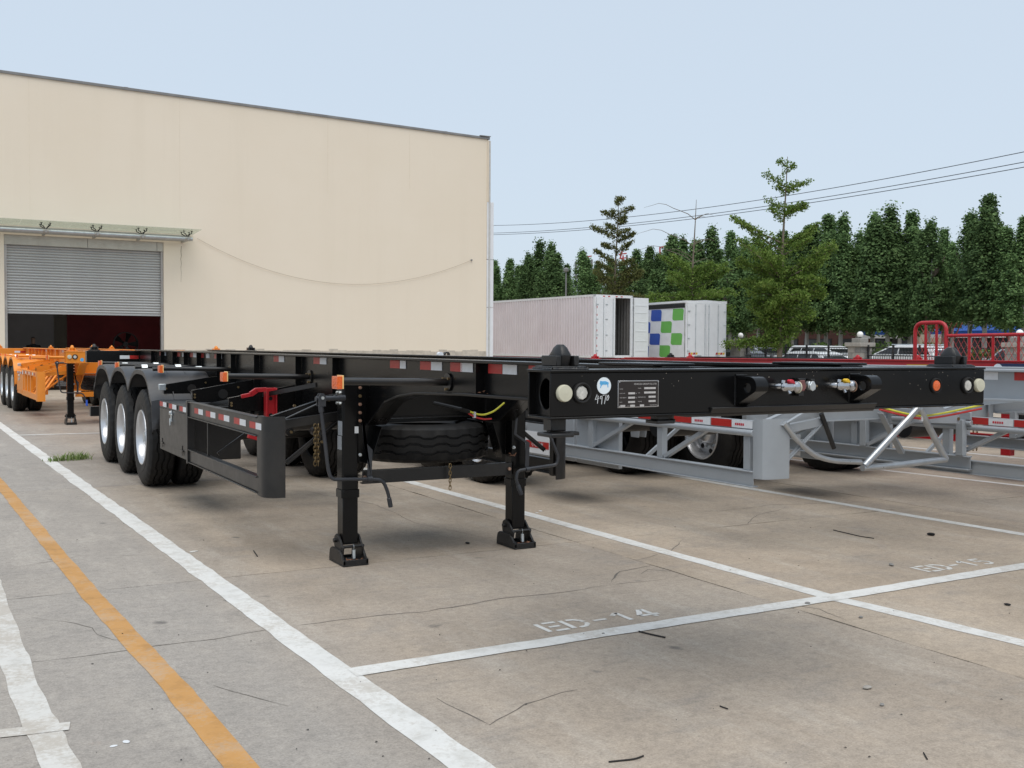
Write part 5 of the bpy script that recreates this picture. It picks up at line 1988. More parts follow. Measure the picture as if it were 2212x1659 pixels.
def patch(u0, u1, z0, z1, mat, sh=.10):
    vs, fs = [], []
    N = 12
    for i in range(N + 1):
        for j in range(N + 1):
            a, c = i / N, j / N
            # superellipse-ish corner rounding on two corners
            y = u0 + (u1 - u0) * a
            z = z0 + (z1 - z0) * c
            if a > .8 and c < .2:
                k = 1 - ((a - .8) / .2) ** 2 * .0
                rr = math.hypot((a - .8) / .2, (.2 - c) / .2)
                if rr > 1:
                    y = u0 + (u1 - u0) * (.8 + .2 * (a - .8) / .2 / rr)
                    z = z0 + (z1 - z0) * (.2 - .2 * (.2 - c) / .2 / rr)
            if a < .2 and c > .8:
                rr = math.hypot((.2 - a) / .2, (c - .8) / .2)
                if rr > 1:
                    y = u0 + (u1 - u0) * (.2 - .2 * (.2 - a) / .2 / rr)
                    z = z0 + (z1 - z0) * (.8 + .2 * (c - .8) / .2 / rr)
            y += (z - zc0) * -sh
            x = -.012 + .018 * noise.noise(Vector((y * .8 + z * .7, z * .9, 2))) + .008 * noise.noise(Vector((y * 2.5, z * 3, 5))) - .006
            vs.append((x, y, z))
    for i in range(N):
        for j in range(N):
            a = i * (N + 1) + j
            fs.append((a, a + N + 1, a + N + 2, a + 1))
    return MB().add(vs, fs).build("printed_square", mat, cur)


zr = [1.03, 1.63, 2.22, 2.81, 3.40]
cw = 1.02
# columns run forward from the rear door: 0 nearest the door
for c_, r_, m_ in ((0, 3, GREEN_CLOTH), (0, 1, GREEN_CLOTH), (1, 2, GREEN_CLOTH), (1, 0, GREEN_CLOTH), (2, 3, BLUE_CLOTH), (2, 1, BLUE_CLOTH), (3, 2, BLUE_CLOTH), (3, 0, BLUE_CLOTH)):
    y0_ = .42 + cw * c_
    patch(y0_, y0_ + cw - .02, zr[r_] + .01, zr[r_ + 1] - .01, m_)
for k, (xa, xb) in enumerate(((.075, W2 / 2 - .005), (W2 / 2 + .005, W2 - .075))):
    d = MB().box(xa, xb, -.045, -.003, 1.0, Z2 - .13).build("door", WHITE, ct, bevel=.006)
    b = MB()
    for x in ((xa + .42, xb - .10) if k == 0 else (xa + .10, xb - .42)):
        b.cyl((x, -.062, 1.02), (x, -.062, Z2 - .16), .014, 8)
        for z in (1.08, 1.7, 2.4, 3.1, 3.5):
            b.box(x - .025, x + .025, -.07, -.046, z - .02, z + .02)
    b.box(xa + .5, xa + .75, -.07, -.05, 1.12, 1.16)
    b.build("lock_rod", ZINC, d, smooth=False)
    b = MB()
    hx = xa - .02 if k == 0 else xb - .10
    for z in (1.35, 1.95, 2.6, 3.25):
        b.box(hx, hx + .13, -.062, -.0455, z - .022, z + .022)
    b.build("hinge", ZINC, d, smooth=False)
    x0_ = .10 if k == 0 else W2 - .62
    for q in range(4):
        MB().prism([(x0_ + q * .13, 1.18), (x0_ + q * .13 + .11, 1.18), (x0_ + q * .13 + .14, 1.28), (x0_ + q * .13 + .03, 1.28)], 'xz', -.048, -.0455).build(
            "reflective_strip", RED_TAPE if q % 2 == 0 else YELLOW, d, smooth=False)
b = MB()
b.box(.4, .52, .2, L2_ + 2, .55, .945)
b.box(W2 - .52, W2 - .4, .2, L2_ + 2, .55, .945)
b.box(.1, W2 - .1, .02, .10, .5, .62)
b.build("chassis_frame", CAST, ct, smooth=False)
for k, x in enumerate((.2, W2 - .45)):
    MB().box(x, x + .25, -.02, .03, .80, .92).build("tail_light", TAIL, ct, bevel=.01)
for y in (1.6, 7.9):
    for s, x in ((-1, .02), (1, W2 - .02)):
        wheel(ct, x, y, s)
b = MB()
b.prism([(L2_ + .3, .6), (L2_ + 2.2, .6), (L2_ + 2.25, 1.6), (L2_ + 1.95, 2.5), (L2_ + .3, 2.7)], 'yz', .05, W2 - .05)
b.build("cab", WHITE, ct, bevel=.05)

# ------------------------------------------------------------------ boundary fence
PY = [36.2, 28.56, 20.87, 13.2]
stone_bm = [MB().box(-.5, .5, -.5, .5, -.5, .5) for _ in range(1)]
stm = [stone_bm[0].build("stone_proto", m, smooth=False) for m in STONE]
stme = [o.data for o in stm]
for o in stm:
    bpy.data.objects.remove(o)
PLAB = ["stone gate pillar with a white globe, mostly behind the box trailers", "stone pillar with a white globe beside the curtain truck",
        "stone pillar with a white globe in the middle of the iron fence", "stone pillar with a white globe at the right edge behind the red railing"]
for y, lab in zip(PY, PLAB):
    p = thing("fence_pillar", lab, 'pillar', (32.5, y, 0), 0, 'stone pillars of the iron fence')
    b = MB()
    b.box(-.325, .325, -.325, .325, 0, 1.60)
    b.build("pillar_core", STONE[2], p, smooth=False)
    nr = 6
    for r_ in range(nr):
        hz = 1.60 / nr
        for face in range(4):
            cuts = [-.35, (.02 if r_ % 2 else -.12) + rnd.uniform(-.05, .05), .35]
            for a, c in zip(cuts[:-1], cuts[1:]):
                o = obj_from(rnd.choice(stme), "stone", p)
                o.scale = (c - a - .012, .05 + rnd.uniform(0, .02), hz - .012)
                cxs, off = (a + c) / 2, .33 + rnd.uniform(-.004, .008)
                ang = face * PI / 2
                o.rotation_euler = (0, 0, ang)
                o.location = (cxs * math.cos(ang) + off * math.sin(ang), cxs * math.sin(ang) - off * math.cos(ang), hz * (r_ + .5))
    b = MB()
    b.box(-.46, .46, -.46, .46, 1.602, 1.78)
    b.build("cap_stone", STONE[1], p, bevel=.02)
    b = MB()
    b.box(-.25, .25, -.25, .25, 1.782, 1.97)
    b.build("cap_stone", STONE[0], p, bevel=.02)
    b = MB()
    prof = [(-.0, .05)] + [(.135 - .135 * math.cos(PI * k / 14), max(.0005, .135 * math.sin(PI * k / 14))) for k in range(1, 15)]
    b.lathe(prof, 24, (0, 0, 2.0), 'z')
    b.build("globe_lamp", GLOBE, p)
    MB().cyl((0, 0, 1.97), (0, 0, 2.02), .06, 12).build("globe_base", IRON, p)
ringme = None
FLAB = ["black iron fence bay with hexagon rings behind the two trucks", "black iron fence bay with hexagon rings between curtain truck and middle pillar", "black iron fence bay with hexagon rings behind the red railing",
        "black iron fence bay running on past the right edge"]
for (ya, yb), lab in zip(((36.2, 28.56), (28.56, 20.87), (20.87, 13.2), (13.2, 6.0)), FLAB):
    ya -= .47
    yb += .47
    fc = thing("iron_fence", lab, 'fence', (32.5, yb, 0), 0, 'iron fence bays between the pillars')
    Lf = ya - yb
    b = MB()
    for z in (.15, 1.22, 1.56):
        b.box(-.02, .02, 0, Lf, z - .02, z + .02)
    b.build("fence_rail", IRON, fc, smooth=False)
    n = max(1, round(Lf / 1.35))
    for k in range(n + 1):
        y = Lf * k / n
        MB().box(-.035, .035, y - .035, y + .035, 0, 1.68).build("fence_post", IRON, fc, smooth=False)
    b = MB()
    k = int(Lf / .12)
    for q in range(k):
        y = (q + .5) * Lf / k
        b.box(-.009, .009, y - .009, y + .009, .17, 1.20)
    b.build("fence_bars", IRON, fc, smooth=False, kind='stuff')
    b = MB()
    k = int(Lf / .155)
    for q in range(k):
        for row in range(2):
            y = (q + .5 + .5 * row) * Lf / k
            z = 1.31 + .16 * row
            pts = [(0, y + .088 * math.sin(a * PI / 3), z + .088 * math.cos(a * PI / 3)) for a in range(7)]
            b.tube(pts, .008, 4, caps=False)
    b.build("fence_rings", IRON, fc, smooth=False, kind='stuff')

# ------------------------------------------------------------------ cars behind the fence
def car(x, y, rotz, mat, label, kind='suv', L=4.6, H=1.70):
    t = thing("parked_car", label, 'car', (x, y, 0), rotz, 'cars parked behind the iron fence')
    # profile in yz, front towards +y
    h = H
    if kind == 'suv':
        low_ = [(-L / 2, .42), (-L / 2, .92), (-L / 2 + .08, 1.20), (L / 2 - 1.25, 1.23), (L / 2 - .30, 1.08), (L / 2, .82), (L / 2, .40)]
        roof = [(-L / 2 + .10, 1.21), (-L / 2 + .38, h - .12), (-L / 2 + .75, h - .02), (-.1, h), (.35, h - .06), (L / 2 - 1.15, 1.24)]
    elif kind == 'jeep':
        low_ = [(-L / 2, .45), (-L / 2, 1.12), (-L / 2 + .03, 1.26), (L / 2 - 1.15, 1.28), (L / 2 - .12, 1.16), (L / 2, .92), (L / 2, .45)]
        roof = [(-L / 2 + .04, 1.27), (-L / 2 + .20, h - .08), (-L / 2 + .40, h), (.25, h), (.52, h - .05), (L / 2 - 1.12, 1.29)]
    else:
        low_ = [(-L / 2, .40), (-L / 2, .78), (-L / 2 + .10, .95), (L / 2 - 1.2, .96), (L / 2 - .3, .82), (L / 2, .62), (L / 2, .36)]
        roof = [(-L / 2 + .12, .96), (-L / 2 + .55, h - .12), (-L / 2 + 1.0, h), (.0, h), (.4, h - .07), (L / 2 - 1.05, .97)]
    bottom = [(L / 2, .40)]
    wy = [-L / 2 + .85, L / 2 - .88]
    wr = .34
    arch = []
    for w in (wy[1], wy[0]):
        for k in range(9):
            a = PI * k / 8
            arch.append((w + (wr + .05) * math.cos(a), .34 + (wr + .05) * math.sin(a)))
    under = [(L / 2 - .03, .28)] + [p for p in arch if p[1] > .28] + [(-L / 2 + .03, .28)]
    poly = low_ + under
    bw = .90
    b = MB()
    n = len(poly)
    # three sections for a rounded body
    secs = [(-bw, .0), (-bw + .10, .05), (bw - .10, .05), (bw, .0)]
    b = MB()
    b.prism(poly, 'yz', -bw, bw)
    body = b.build("body", mat, t, bevel=.05, angle=40)
    # cabin tapers inwards
    b = MB()
    n = len(roof)
    for sx_ in (-1, 1):
        for (yy, zz) in roof:
            k = (zz - roof[0][1]) / (h - roof[0][1])
            b.v.append((sx_ * (bw - .03 - .17 * max(0, k)), yy, zz))
    b.f = [tuple(range(n - 1, -1, -1)), tuple(range(n, 2 * n))] + [(i, (i + 1) % n, n + (i + 1) % n, n + i) for i in range(n)]
    b.m = [0] * len(b.f)
    b.build("cabin", mat, t, bevel=.03, angle=40)
    # windows
    z0w, z1w = low_[3][1] + .05, h - .13
    for sx_ in (-1, 1):
        def P(yy, zz):
            k = (zz - roof[0][1]) / (h - roof[0][1])
            return (sx_ * (bw - .03 - .17 * max(0, k) + .012), yy, zz)
        yr0 = roof[0][0] + .28
        yf = roof[-1][0] - .22
        yft = roof[4][0] - .05
        yrt = roof[1][0] + .22
        m1, m2 = -.25, -1.15
        for (a0, a1, a2, a3) in ((m1 + .04, yf, yft, m1 + .04), (m2 + .04, m1 - .04, m1 - .04, m2 + .04), (yr0, m2 - .04, m2 - .04, yrt)):
            if a1 - a0 < .1:
                continue
            q = [P(a0, z0w), P(a1, z0w), P(a2, z1w), P(a3, z1w)]
            q2 = [(v[0] - sx_ * .02, v[1], v[2]) for v in q]
            MB().add(q + q2, [(0, 1, 2, 3), (7, 6, 5, 4), (0, 4, 5, 1), (1, 5, 6, 2), (2, 6, 7, 3), (3, 7, 4, 0)]).build("window", GLASSD, t, smooth=False)
    for (ya, za, yb_, zb, nm) in ((roof[-1][0] + .012, roof[-1][1] + .03, roof[4][0] + .022, roof[4][1] - .03, "windscreen"), (roof[0][0] - .014, roof[0][1] + .06, roof[1][0] - .016, roof[1][1] - .04, "rear_window")):
        wa, wb = bw - .14, bw - .27
        q = [(-wa, ya, za), (wa, ya, za), (wb, yb_, zb), (-wb, yb_, zb)]
        q2 = [(v[0], v[1] - (.03 if nm == "windscreen" else -.03), v[2]) for v in q]
        MB().add(q + q2, [(0, 1, 2, 3), (7, 6, 5, 4), (0, 4, 5, 1), (1, 5, 6, 2), (2, 6, 7, 3), (3, 7, 4, 0)]).build(nm, GLASSD, t, smooth=False)
    for w in wy:
        for sx_ in (-1, 1):
            we = empty("wheel", (sx_ * (bw - .01), w, wr), t)
            b = MB()
            b.lathe([(-.20 * sx_, .21), (-.20 * sx_, wr - .02), (-.17 * sx_, wr), (-.03 * sx_, wr), (0, wr - .02), (0, .21)], 24, (0, 0, 0), 'x')
            b.build("tyre", RUBBER, we)
            MB().lathe([(-.01 * sx_, .215), (-.015 * sx_, .19), (-.05 * sx_, .17), (-.03 * sx_, .05), (-.03 * sx_, .001)], 20, (0, 0, 0), 'x').build("rim", RIM, we)
    for sx_ in (-1, 1):
        MB().box(sx_ * .62 - .17, sx_ * .62 + .17, L / 2 - .10, L / 2 - .02, .70, .80).build("headlight", CHROME, t, bevel=.02)
        MB().box(sx_ * .70 - .12, sx_ * .70 + .12, -L / 2 - .015, -L / 2 + .06, .78, .95).build("tail_light", TAIL, t, bevel=.02)
        b = MB()
        b.box(sx_ * (bw + .10) - .09, sx_ * (bw + .10) + .09, roof[-1][0] - .18, roof[-1][0] - .08, 1.03, 1.16)
        b.build("wing_mirror", mat, t, bevel=.02)
    if kind == 'suv':
        b = MB()
        for sx_ in (-1, 1):
            b.tube([(sx_ * .60, -L / 2 + .7, h + .03), (sx_ * .60, .3, h + .03)], .018, 6)
        b.build("roof_rail", ZINC, t)
    return t


car(36.3, 21.6, 0, CARW, "large white SUV facing left behind the iron fence, beside the middle pillar", 'suv', 4.75, 1.69)
car(38.3, 28.3, PI, CARW, "boxy white off-roader facing right behind the fence, between the two left pillars", 'jeep', 4.4, 1.66)
car(36.6, 16.0, 0, CARS, "silver hatchback behind the fence and the red railing", 'hatch', 4.3, 1.62)
car(38.6, 34.0, PI, CARS, "silver estate car behind the fence, just right of the left pillar", 'suv', 4.6, 1.72)
car(35.2, 31.2, R(170), CARG, "dark grey car close behind the fence in front of the silver estate", 'hatch', 4.3, 1.42)
car(35.0, 26.6, 0, CARW, "low white saloon close behind the fence in front of the off-roader", 'hatch', 4.4, 1.38)
car(36.5, 39.2, PI, CARW, "white car half hidden behind the curtain truck", 'suv', 4.5, 1.62)

# ------------------------------------------------------------------ trees
def leaf_quads(b, c, size, rr, upb=.4, out=None):
    d = Vector((rr.gauss(0, 1), rr.gauss(0, 1), rr.gauss(0, 1) + upb))
    if out is not None:
        d = d * .55 + out
    d.normalize()
    a = d.cross(Vector((rr.gauss(0, 1), rr.gauss(0, 1), rr.gauss(0, 1)))).normalized()
    e = d.cross(a)
    s = size * rr.uniform(.65, 1.35)
    o = len(b.v)
    b.v += [tuple(c - a * s * .5), tuple(c + e * s * .42 + d * s * .12), tuple(c + a * s * .6), tuple(c - e * s * .42 + d * s * .12)]
    b.f.append((o, o + 1, o + 2, o + 3))
    b.m.append(0)


def poplar_crown(seed, n_lobes, leaves):
    """crown of unit height 1 (bottom 0), built from upright spires of leaf clumps"""
    rr = random.Random(seed)
    b = MB()
    lobes = [(0, 0, 1.0, .155)]
    for k in range(n_lobes):
        a = rr.uniform(0, 2 * PI)
        d = rr.uniform(.06, .17)
        lobes.append((d * math.cos(a), d * math.sin(a), rr.uniform(.62, .93), rr.uniform(.09, .125)))
    H = 1.0
    clumps = []
    for (x, y, top, rad) in lobes:
        m = int(150 * top * rad / .13)
        for k in range(m):
            u = rr.random() ** .85
            z = top * (.03 + .97 * u)
            # spindle: widest at 35 percent, pointed top
            v = z / top
            w = rad * (min(1, .55 + v * 2.4) if v < .2 else max(.05, 1 - ((v - .2) / .81) ** 1.6))
            a = rr.uniform(0, 2 * PI)
            q = w * (rr.random() ** .42)
            clumps.append((x + q * math.cos(a), y + q * math.sin(a), z, Vector((math.cos(a), math.sin(a), .35 + .5 * v)) * .9))
    per = max(4, int(leaves / len(clumps)))
    for (x, y, z, w) in clumps:
        r_ = rr.uniform(.012, .030)
        for k in range(per):
            g_ = lambda s_: max(-1.7 * s_, min(1.7 * s_, rr.gauss(0, s_)))
            c = Vector((x + g_(r_), y + g_(r_), z + g_(r_ * 1.25)))
            leaf_quads(b, c, .0185, rr, .5, w)
    o = b.build("crown", POPLAR, smooth=False)
    me = o.data
    bpy.data.objects.remove(o)
    return me


CROWNS = [poplar_crown(11 + k, 3 + k % 3, 25000) for k in range(6)]


def trunk_mesh(h):
    rr = random.Random(3)
    b = MB()
    pts, rad = [], []
    for k in range(9):
        u = k / 8
        pts.append((.06 * math.sin(u * 5), .05 * math.sin(u * 4 + 1), h * u))
        rad.append(.15 * (1 - u) + .02)
    b.tube(pts, rad, 10)
    for k in range(9):
        z = h * (.32 + .07 * k)
        a = k * 2.4
        b.tube([(0, 0, z), (.4 * math.cos(a), .4 * math.sin(a), z + .05), (.75 * math.cos(a), .75 * math.sin(a), z + .15)], [.045, .03, .01], 6, 1)
    o = b.build("trunk", [TRUNKW, TRUNK])
    me = o.data
    bpy.data.objects.remove(o)
    return me


TRK = trunk_mesh(1)
CAMX, CAMY, CAMZ = -3.2817, -11.7927, 1.5306


def px_ray(px, py):
    """direction through a point of the photograph, used only to measure where the far trees stand"""
    v = Vector(((px - 1106) / 2269.75, -(py - 829.5) / 2269.75, 1.0))
    return r2 * v.x + u2 * v.y + fw * v.z


def at_x(px, py, x):
    d = px_ray(px, py)
    k = (x - CAMX) / d.x
    return CAMY + d.y * k, CAMZ + d.z * k


TREES = [(2214, 474, 46.5), (2136, 428, 47.0), (2098, 462, 48.3), (2012, 478, 46.5), (1970, 464, 47.5), (1925, 450, 46.5), (1890, 466, 48.5), (1823, 467, 47.0), (1790, 471, 48.6), (1747, 494, 47.0),
         (1690, 505, 48.5), (1640, 512, 47.0), (1611, 519, 49), (1579, 507, 47.0), (1538, 496, 48), (1500, 525, 47.0), (1475, 516, 49), (1454, 514, 47.0), (1404, 538, 47.5), (1376, 544, 49.5), (1320, 560, 47),
         (1258, 542, 47.5), (1225, 575, 49), (1191, 529, 47.5), (1166, 524, 49), (1142, 550, 47), (1102, 564, 48), (1068, 567, 47.5), (1035, 560, 48)]
ROW2 = [(2190, 520, 55), (2060, 530, 55.5), (2040, 500, 56), (1948, 520, 55), (1858, 505, 56), (1770, 520, 55), (1715, 535, 56), (1660, 545, 55), (1555, 545, 55), (1430, 552, 55), (1350, 580, 55), (1290, 575, 55), (1210, 580, 55), (1120, 590, 55)]
TLAB = ["dark poplar cut off by the right edge of the picture", "tallest poplar, its pointed top near the right edge", "poplar pressed against the left side of the tallest one", "poplar behind the tall end of the red railing",
        "narrow poplar between the two pointed ones left of the red railing", "pointed poplar above the middle fence pillar", "poplar pressed against the left side of the one above the middle pillar", "twin-topped poplar right of the tall ginkgo",
        "poplar closing in on the twin-topped one from the left", "poplar behind the long right-hand branches of the tall ginkgo", "poplar just right of the tall ginkgo's stem", "poplar just left of the tall ginkgo's stem",
        "poplar showing through the left branches of the tall ginkgo", "poplar between the tall ginkgo and the bare-topped one, the taller of two", "poplar above the right half of the curtain truck", "poplar right behind the stem of the bare-topped ginkgo",
        "slim poplar behind the left twigs of the bare-topped ginkgo", "poplar above the gap between the two box trailers", "poplar above the open door of the corrugated trailer", "slim poplar just right of the brownish ginkgo",
        "poplar hidden behind the brownish ginkgo", "bright-topped poplar just left of the brownish ginkgo", "low poplar behind the thin street lamp", "right one of the two dark poplars over the corrugated trailer", "left one of the two dark poplars over the corrugated trailer",
        "lower poplar left of the two dark ones over the corrugated trailer", "poplar at the far left of the row, one step from the warehouse corner", "poplar half hidden by the white corner of the warehouse", "poplar just behind the white corner cladding of the warehouse"]
SPOT = ["between the tallest poplar and the right edge", "left of the tallest poplar, low in the gap", "above the red railing's tall end", "left of the red railing, filling a dark gap", "above the globe of the middle pillar", "right of the tall ginkgo, low in the gap",
        "right behind the tall ginkgo's crown", "left behind the tall ginkgo's crown", "above the right edge of the curtain truck", "behind the bare-topped ginkgo's lower crown", "right behind the brownish ginkgo", "left behind the brownish ginkgo", "beside the thin street lamp", "above the left end of the corrugated trailer"]
TLAB += ["second-row poplar " + q for q in SPOT]
for i, (px, py, x) in enumerate(TREES + ROW2):
    y, zt = at_x(px, py, x)
    first = i < len(TREES)
    base = 2.55 + rnd.uniform(-.3, .3) if first else 2.9
    lab = TLAB[i]
    p = thing("poplar_tree", lab, 'tree', (x, y, 0), 0, 'poplars in the front row beyond the fence' if first else 'poplars in the second row')
    hc = zt - base
    wsc = hc * rnd.uniform(0.98, 1.26)
    o = obj_from(CROWNS[(i * 5 + i // 3) % 6], "crown", p, (0, 0, base), (0, 0, rnd.uniform(0, 6.28)), (wsc, wsc, hc))
    o = obj_from(TRK, "trunk", p, (0, 0, 0), (0, 0, rnd.uniform(0, 6.28)), (1.0, 1.0, zt * .8))


def ginkgo(px, py, x, label, mat, top, dens, seed, spec):
    """spec: (height fraction, azimuth in view (-1 left .. 1 right), length, leafiness)"""
    rr = random.Random(seed)
    y, zt = at_x(px, py, x)
    t = thing("ginkgo_tree", label, 'tree', (x, y, 0), 0)
    tb = MB()
    lean = Vector((rt.x, rt.y, 0)) * .25
    K = 14

    def tp(u):
        return Vector((lean.x * u * u, lean.y * u * u, zt * u)) + Vector((.05 * math.sin(u * 9), .05 * math.cos(u * 7), 0))
    tb.tube([tp(k / K) for k in range(K + 1)], [.14 * (1 - (k / K) ** .8) + .012 for k in range(K + 1)], 9)
    lb = MB()
    side = Vector((rt.x, rt.y, 0)).normalized()
    dep = Vector((fw.x, fw.y, 0)).normalized()
    for (hf, az, ln, leafy) in spec:
        p0 = tp(hf)
        d = (side * az + dep * rr.uniform(-.9, .9) * (1 - abs(az) * .8)).normalized()
        n = 7
        pts = []
        rise = rr.uniform(.35, .75) if hf > .45 else rr.uniform(.10, .35)
        wob_ = rr.uniform(-.3, .3)
        for k in range(n + 1):
            u = k / n
            pts.append(p0 + d * (ln * u) + Vector((0, 0, ln * rise * (u ** 1.1))) + Vector((0, 0, -.22 * ln * u * u * (1 if hf < .45 else .3))) + side * (wob_ * .15 * math.sin(u * 3)))
        if leafy == 0:
            pts = [p0 + d * (ln * k / n) + Vector((0, 0, ln * (.34 * math.sin(1.9 * k / n) * 1.0 - .10 * (k / n) ** 2 + .02 * math.sin(k * 1.7)))) for k in range(n + 1)]
            tb.tube(pts, [.020 * (1 - k / n) + .006 for k in range(n + 1)], 5)
            continue
        tb.tube(pts, [.036 * (1 - k / n) * max(.5, ln / 2) + .008 for k in range(n + 1)], 5)
        m = int(leafy * ln * dens)
        for k in range(m):
            u = rr.random() ** .8
            j = min(n - 1, int(u * n))
            c = pts[j].lerp(pts[j + 1], u * n - j)
            sp = (.09 + .10 * (1 - u)) * (1.0 if hf > .5 else 1.5)
            cc = c + Vector((rr.gauss(0, sp * .7), rr.gauss(0, sp * .7), rr.gauss(.02, sp * .6)))
            for q in range(6):
                leaf_quads(lb, cc + Vector((rr.gauss(0, .05), rr.gauss(0, .05), rr.gauss(0, .05))), .088, rr, .5)
    tb.build("trunk", TRUNK, t)
    lb.build("crown", mat, t, smooth=False)
    return t


def auto_spec(seed, h0, h1, n, lens, leafy):
    """whorls of branches; lens gives (height, length) pairs to interpolate"""
    rr = random.Random(seed)
    out = []
    for k in range(n):
        hf = h0 + (h1 - h0) * ((k // 4) * 4 + rr.uniform(-.5, .5)) / (n - 1)
        for (ha, la), (hb, lb_) in zip(lens[:-1], lens[1:]):
            if ha <= hf <= hb or (hb, lb_) == lens[-1]:
                l = la + (lb_ - la) * max(0, min(1, (hf - ha) / (hb - ha)))
                break
        out.append((hf, rr.choice((-1, 1)) * rr.uniform(.15, 1), l * rr.uniform(.55, 1.12), leafy))
    return out


g1 = [(.955, -.6, .45, 1.0), (.95, .7, .35, .9), (.93, .2, .3, .8),
      (.86, 1, 1.05, 1.0), (.865, -1, .95, 1.0), (.84, .5, .6, 1.2), (.85, -.5, .5, 1.0),
      (.745, 1, .95, 1.3), (.75, .8, 1.0, 1.3), (.76, -1, .9, 1.0), (.73, .4, .8, 1.2), (.72, -.7, .8, 1.0),
      (.60, 1, 1.7, 1.1), (.61, .9, 1.2, 1.3), (.615, -1, 2.2, .9), (.58, -.95, 2.35, .9), (.56, .6, 1.3, 1.2), (.54, -.6, 1.4, 1.1),
      (.47, 1, 2.5, 1.1), (.46, -1, 2.0, 1.2), (.44, .5, 1.6, 1.4)] + auto_spec(4, .17, .50, 52, [(.17, .45), (.22, .9), (.32, 1.6), (.42, 2.3), (.52, 2.2)], 1.15)
ginkgo(1690, 338, 31, "tall ginkgo with open upper branches rising above the poplars", GINKGO, 1, 52, 21, g1)
g2 = [(.985, .3, .25, 2.2), (.97, .6, .3, 2.5), (.955, -.2, .25, 2.2), (.90, 1, .95, 1.6), (.895, -.6, .45, 2.2), (.88, -1, 1.0, 1.6), (.86, .4, .5, 2.4), (.84, .8, .5, 2.2), (.80, -.5, .7, 2.4), (.78, .6, .8, 2.4),
      (.765, -1, 1.55, 2.0), (.74, .9, 1.1, 2.2), (.70, -.8, .9, 2.4), (.68, .8, 1.0, 2.3), (.62, -1, 1.2, 2.2), (.60, 1, 1.1, 2.2), (.56, -.7, 1.3, 2.2), (.54, .6, 1.2, 2.2)] + auto_spec(9, .2, .52, 40, [(.2, 2.0), (.4, 1.9), (.52, 1.4)], 1.5)
ginkgo(1328, 424, 33.5, "brownish ginkgo with a thin leafy top above the corrugated trailer", GINKGOB, 1, 46, 22, g2)
g3 = auto_spec(14, .2, .60, 46, [(.2, 1.6), (.35, 2.5), (.5, 2.3), (.6, 1.5)], 1.3)
bare = [(.885, -1, 3.0, 0), (.89, .9, 1.0, 0), (.885, .5, .6, 0), (.73, -1, 3.3, 0), (.75, .7, .9, 0), (.74, .9, 1.2, 0), (.64, -1, 3.2, 0), (.63, .8, 1.2, 0), (.66, -.8, 1.8, 0), (.69, .5, .7, 0)]
ginkgo(1495, 431, 35, "ginkgo with a bare dead top and thin bare twigs", GINKGO, 1, 44, 23, g3 + bare)

# bushes behind the parked cars
BLAB = ["bush past the right edge of the fence", "bush right of the right-hand pillar, second one out", "bush just right of the right-hand pillar", "bush behind the right-hand globe pillar", "bush behind the silver hatchback", "bush between the silver hatchback and the large white SUV",
        "bush behind the large white SUV's rear", "bush left of the large white SUV and right of the middle pillar", "bush behind the boxy off-roader's bonnet", "bush behind the boxy off-roader's rear", "bush behind the grey car and the silver estate", "bush behind the silver estate's rear",
        "bush beside the left pillar", "bush hidden behind the curtain truck, nearest the pillar", "bush hidden behind the curtain truck, the farther one", "bush at the far end of the hedge behind the trucks"]
for i in range(16):
    y = 5 + i * 2.75
    rr = random.Random(100 + i)
    t = thing("bush", "green " + BLAB[i], 'bush', (41.5 + rr.uniform(-.6, .6), y, 0), 0, 'bushes behind the parked cars')
    b = MB()
    rx, h = rr.uniform(1.1, 1.5), rr.uniform(1.5, 1.9)
    for k in range(1500):
        a, u = rr.uniform(0, 2 * PI), rr.random()
        ph = math.acos(1 - u)
        q = .72 + .28 * rr.random()
        q *= 1 + .18 * noise.noise(Vector((a * 1.3, ph * 2, i)))
        leaf_quads(b, Vector((rx * q * math.sin(ph) * math.cos(a), rx * q * math.sin(ph) * math.sin(a), .1 + h * q * math.cos(ph) * .95)), .16, rr, .5)
    b.build("foliage", BUSH, t, smooth=False)
    b = MB()
    for k in range(4):
        a = k * 1.6
        b.tube([(0, 0, 0), (.4 * math.cos(a), .4 * math.sin(a), h * .7)], [.04, .015], 6)
    b.build("stem", TRUNK, t)

# ------------------------------------------------------------------ shops beyond the trees
def shop(x, y0, y1, hh, label, wallm, canm, withcan=True):
    t = thing("shop_building", label, 'shop', (x, y0, 0), 0, None)
    Ls = y1 - y0
    MB().box(.3, 9, 0, Ls, 0, hh).build("wall", CREAMWALL if withcan else wallm, t, smooth=False)
    b = MB()
    b.box(.18, .295, .2, Ls - .2, .02, 2.55)
    b.build("shopfront", wallm, t, smooth=False)
    n = max(2, int(Ls / 3.2))
    for k in range(n):
        a, c = Ls * k / n + .35, Ls * (k + 1) / n - .35
        f_ = MB().box(.12, .176, a, c, .25, 2.3).build("window", IRON, t, smooth=False)
        MB().box(.10, .118, a + .08, c - .08, .33, 2.22).build("pane", GLASSD, f_, smooth=False)
    if withcan:
        b = MB()
        b.prism([(-1.4, 2.55), (.28, 2.95), (.28, 3.25), (-1.4, 2.80)], 'xz', .1, Ls - .1)
        b.build("awning", canm, t, smooth=False)
        MB().box(-1.44, -1.402, .1, Ls - .1, 2.30, 2.56).build("awning_valance", WHITE, t, smooth=False)
    MB().box(.2, 9.1, -.05, Ls + .05, hh + .003, hh + .25).build("roof", canm, t, smooth=False)
    return t


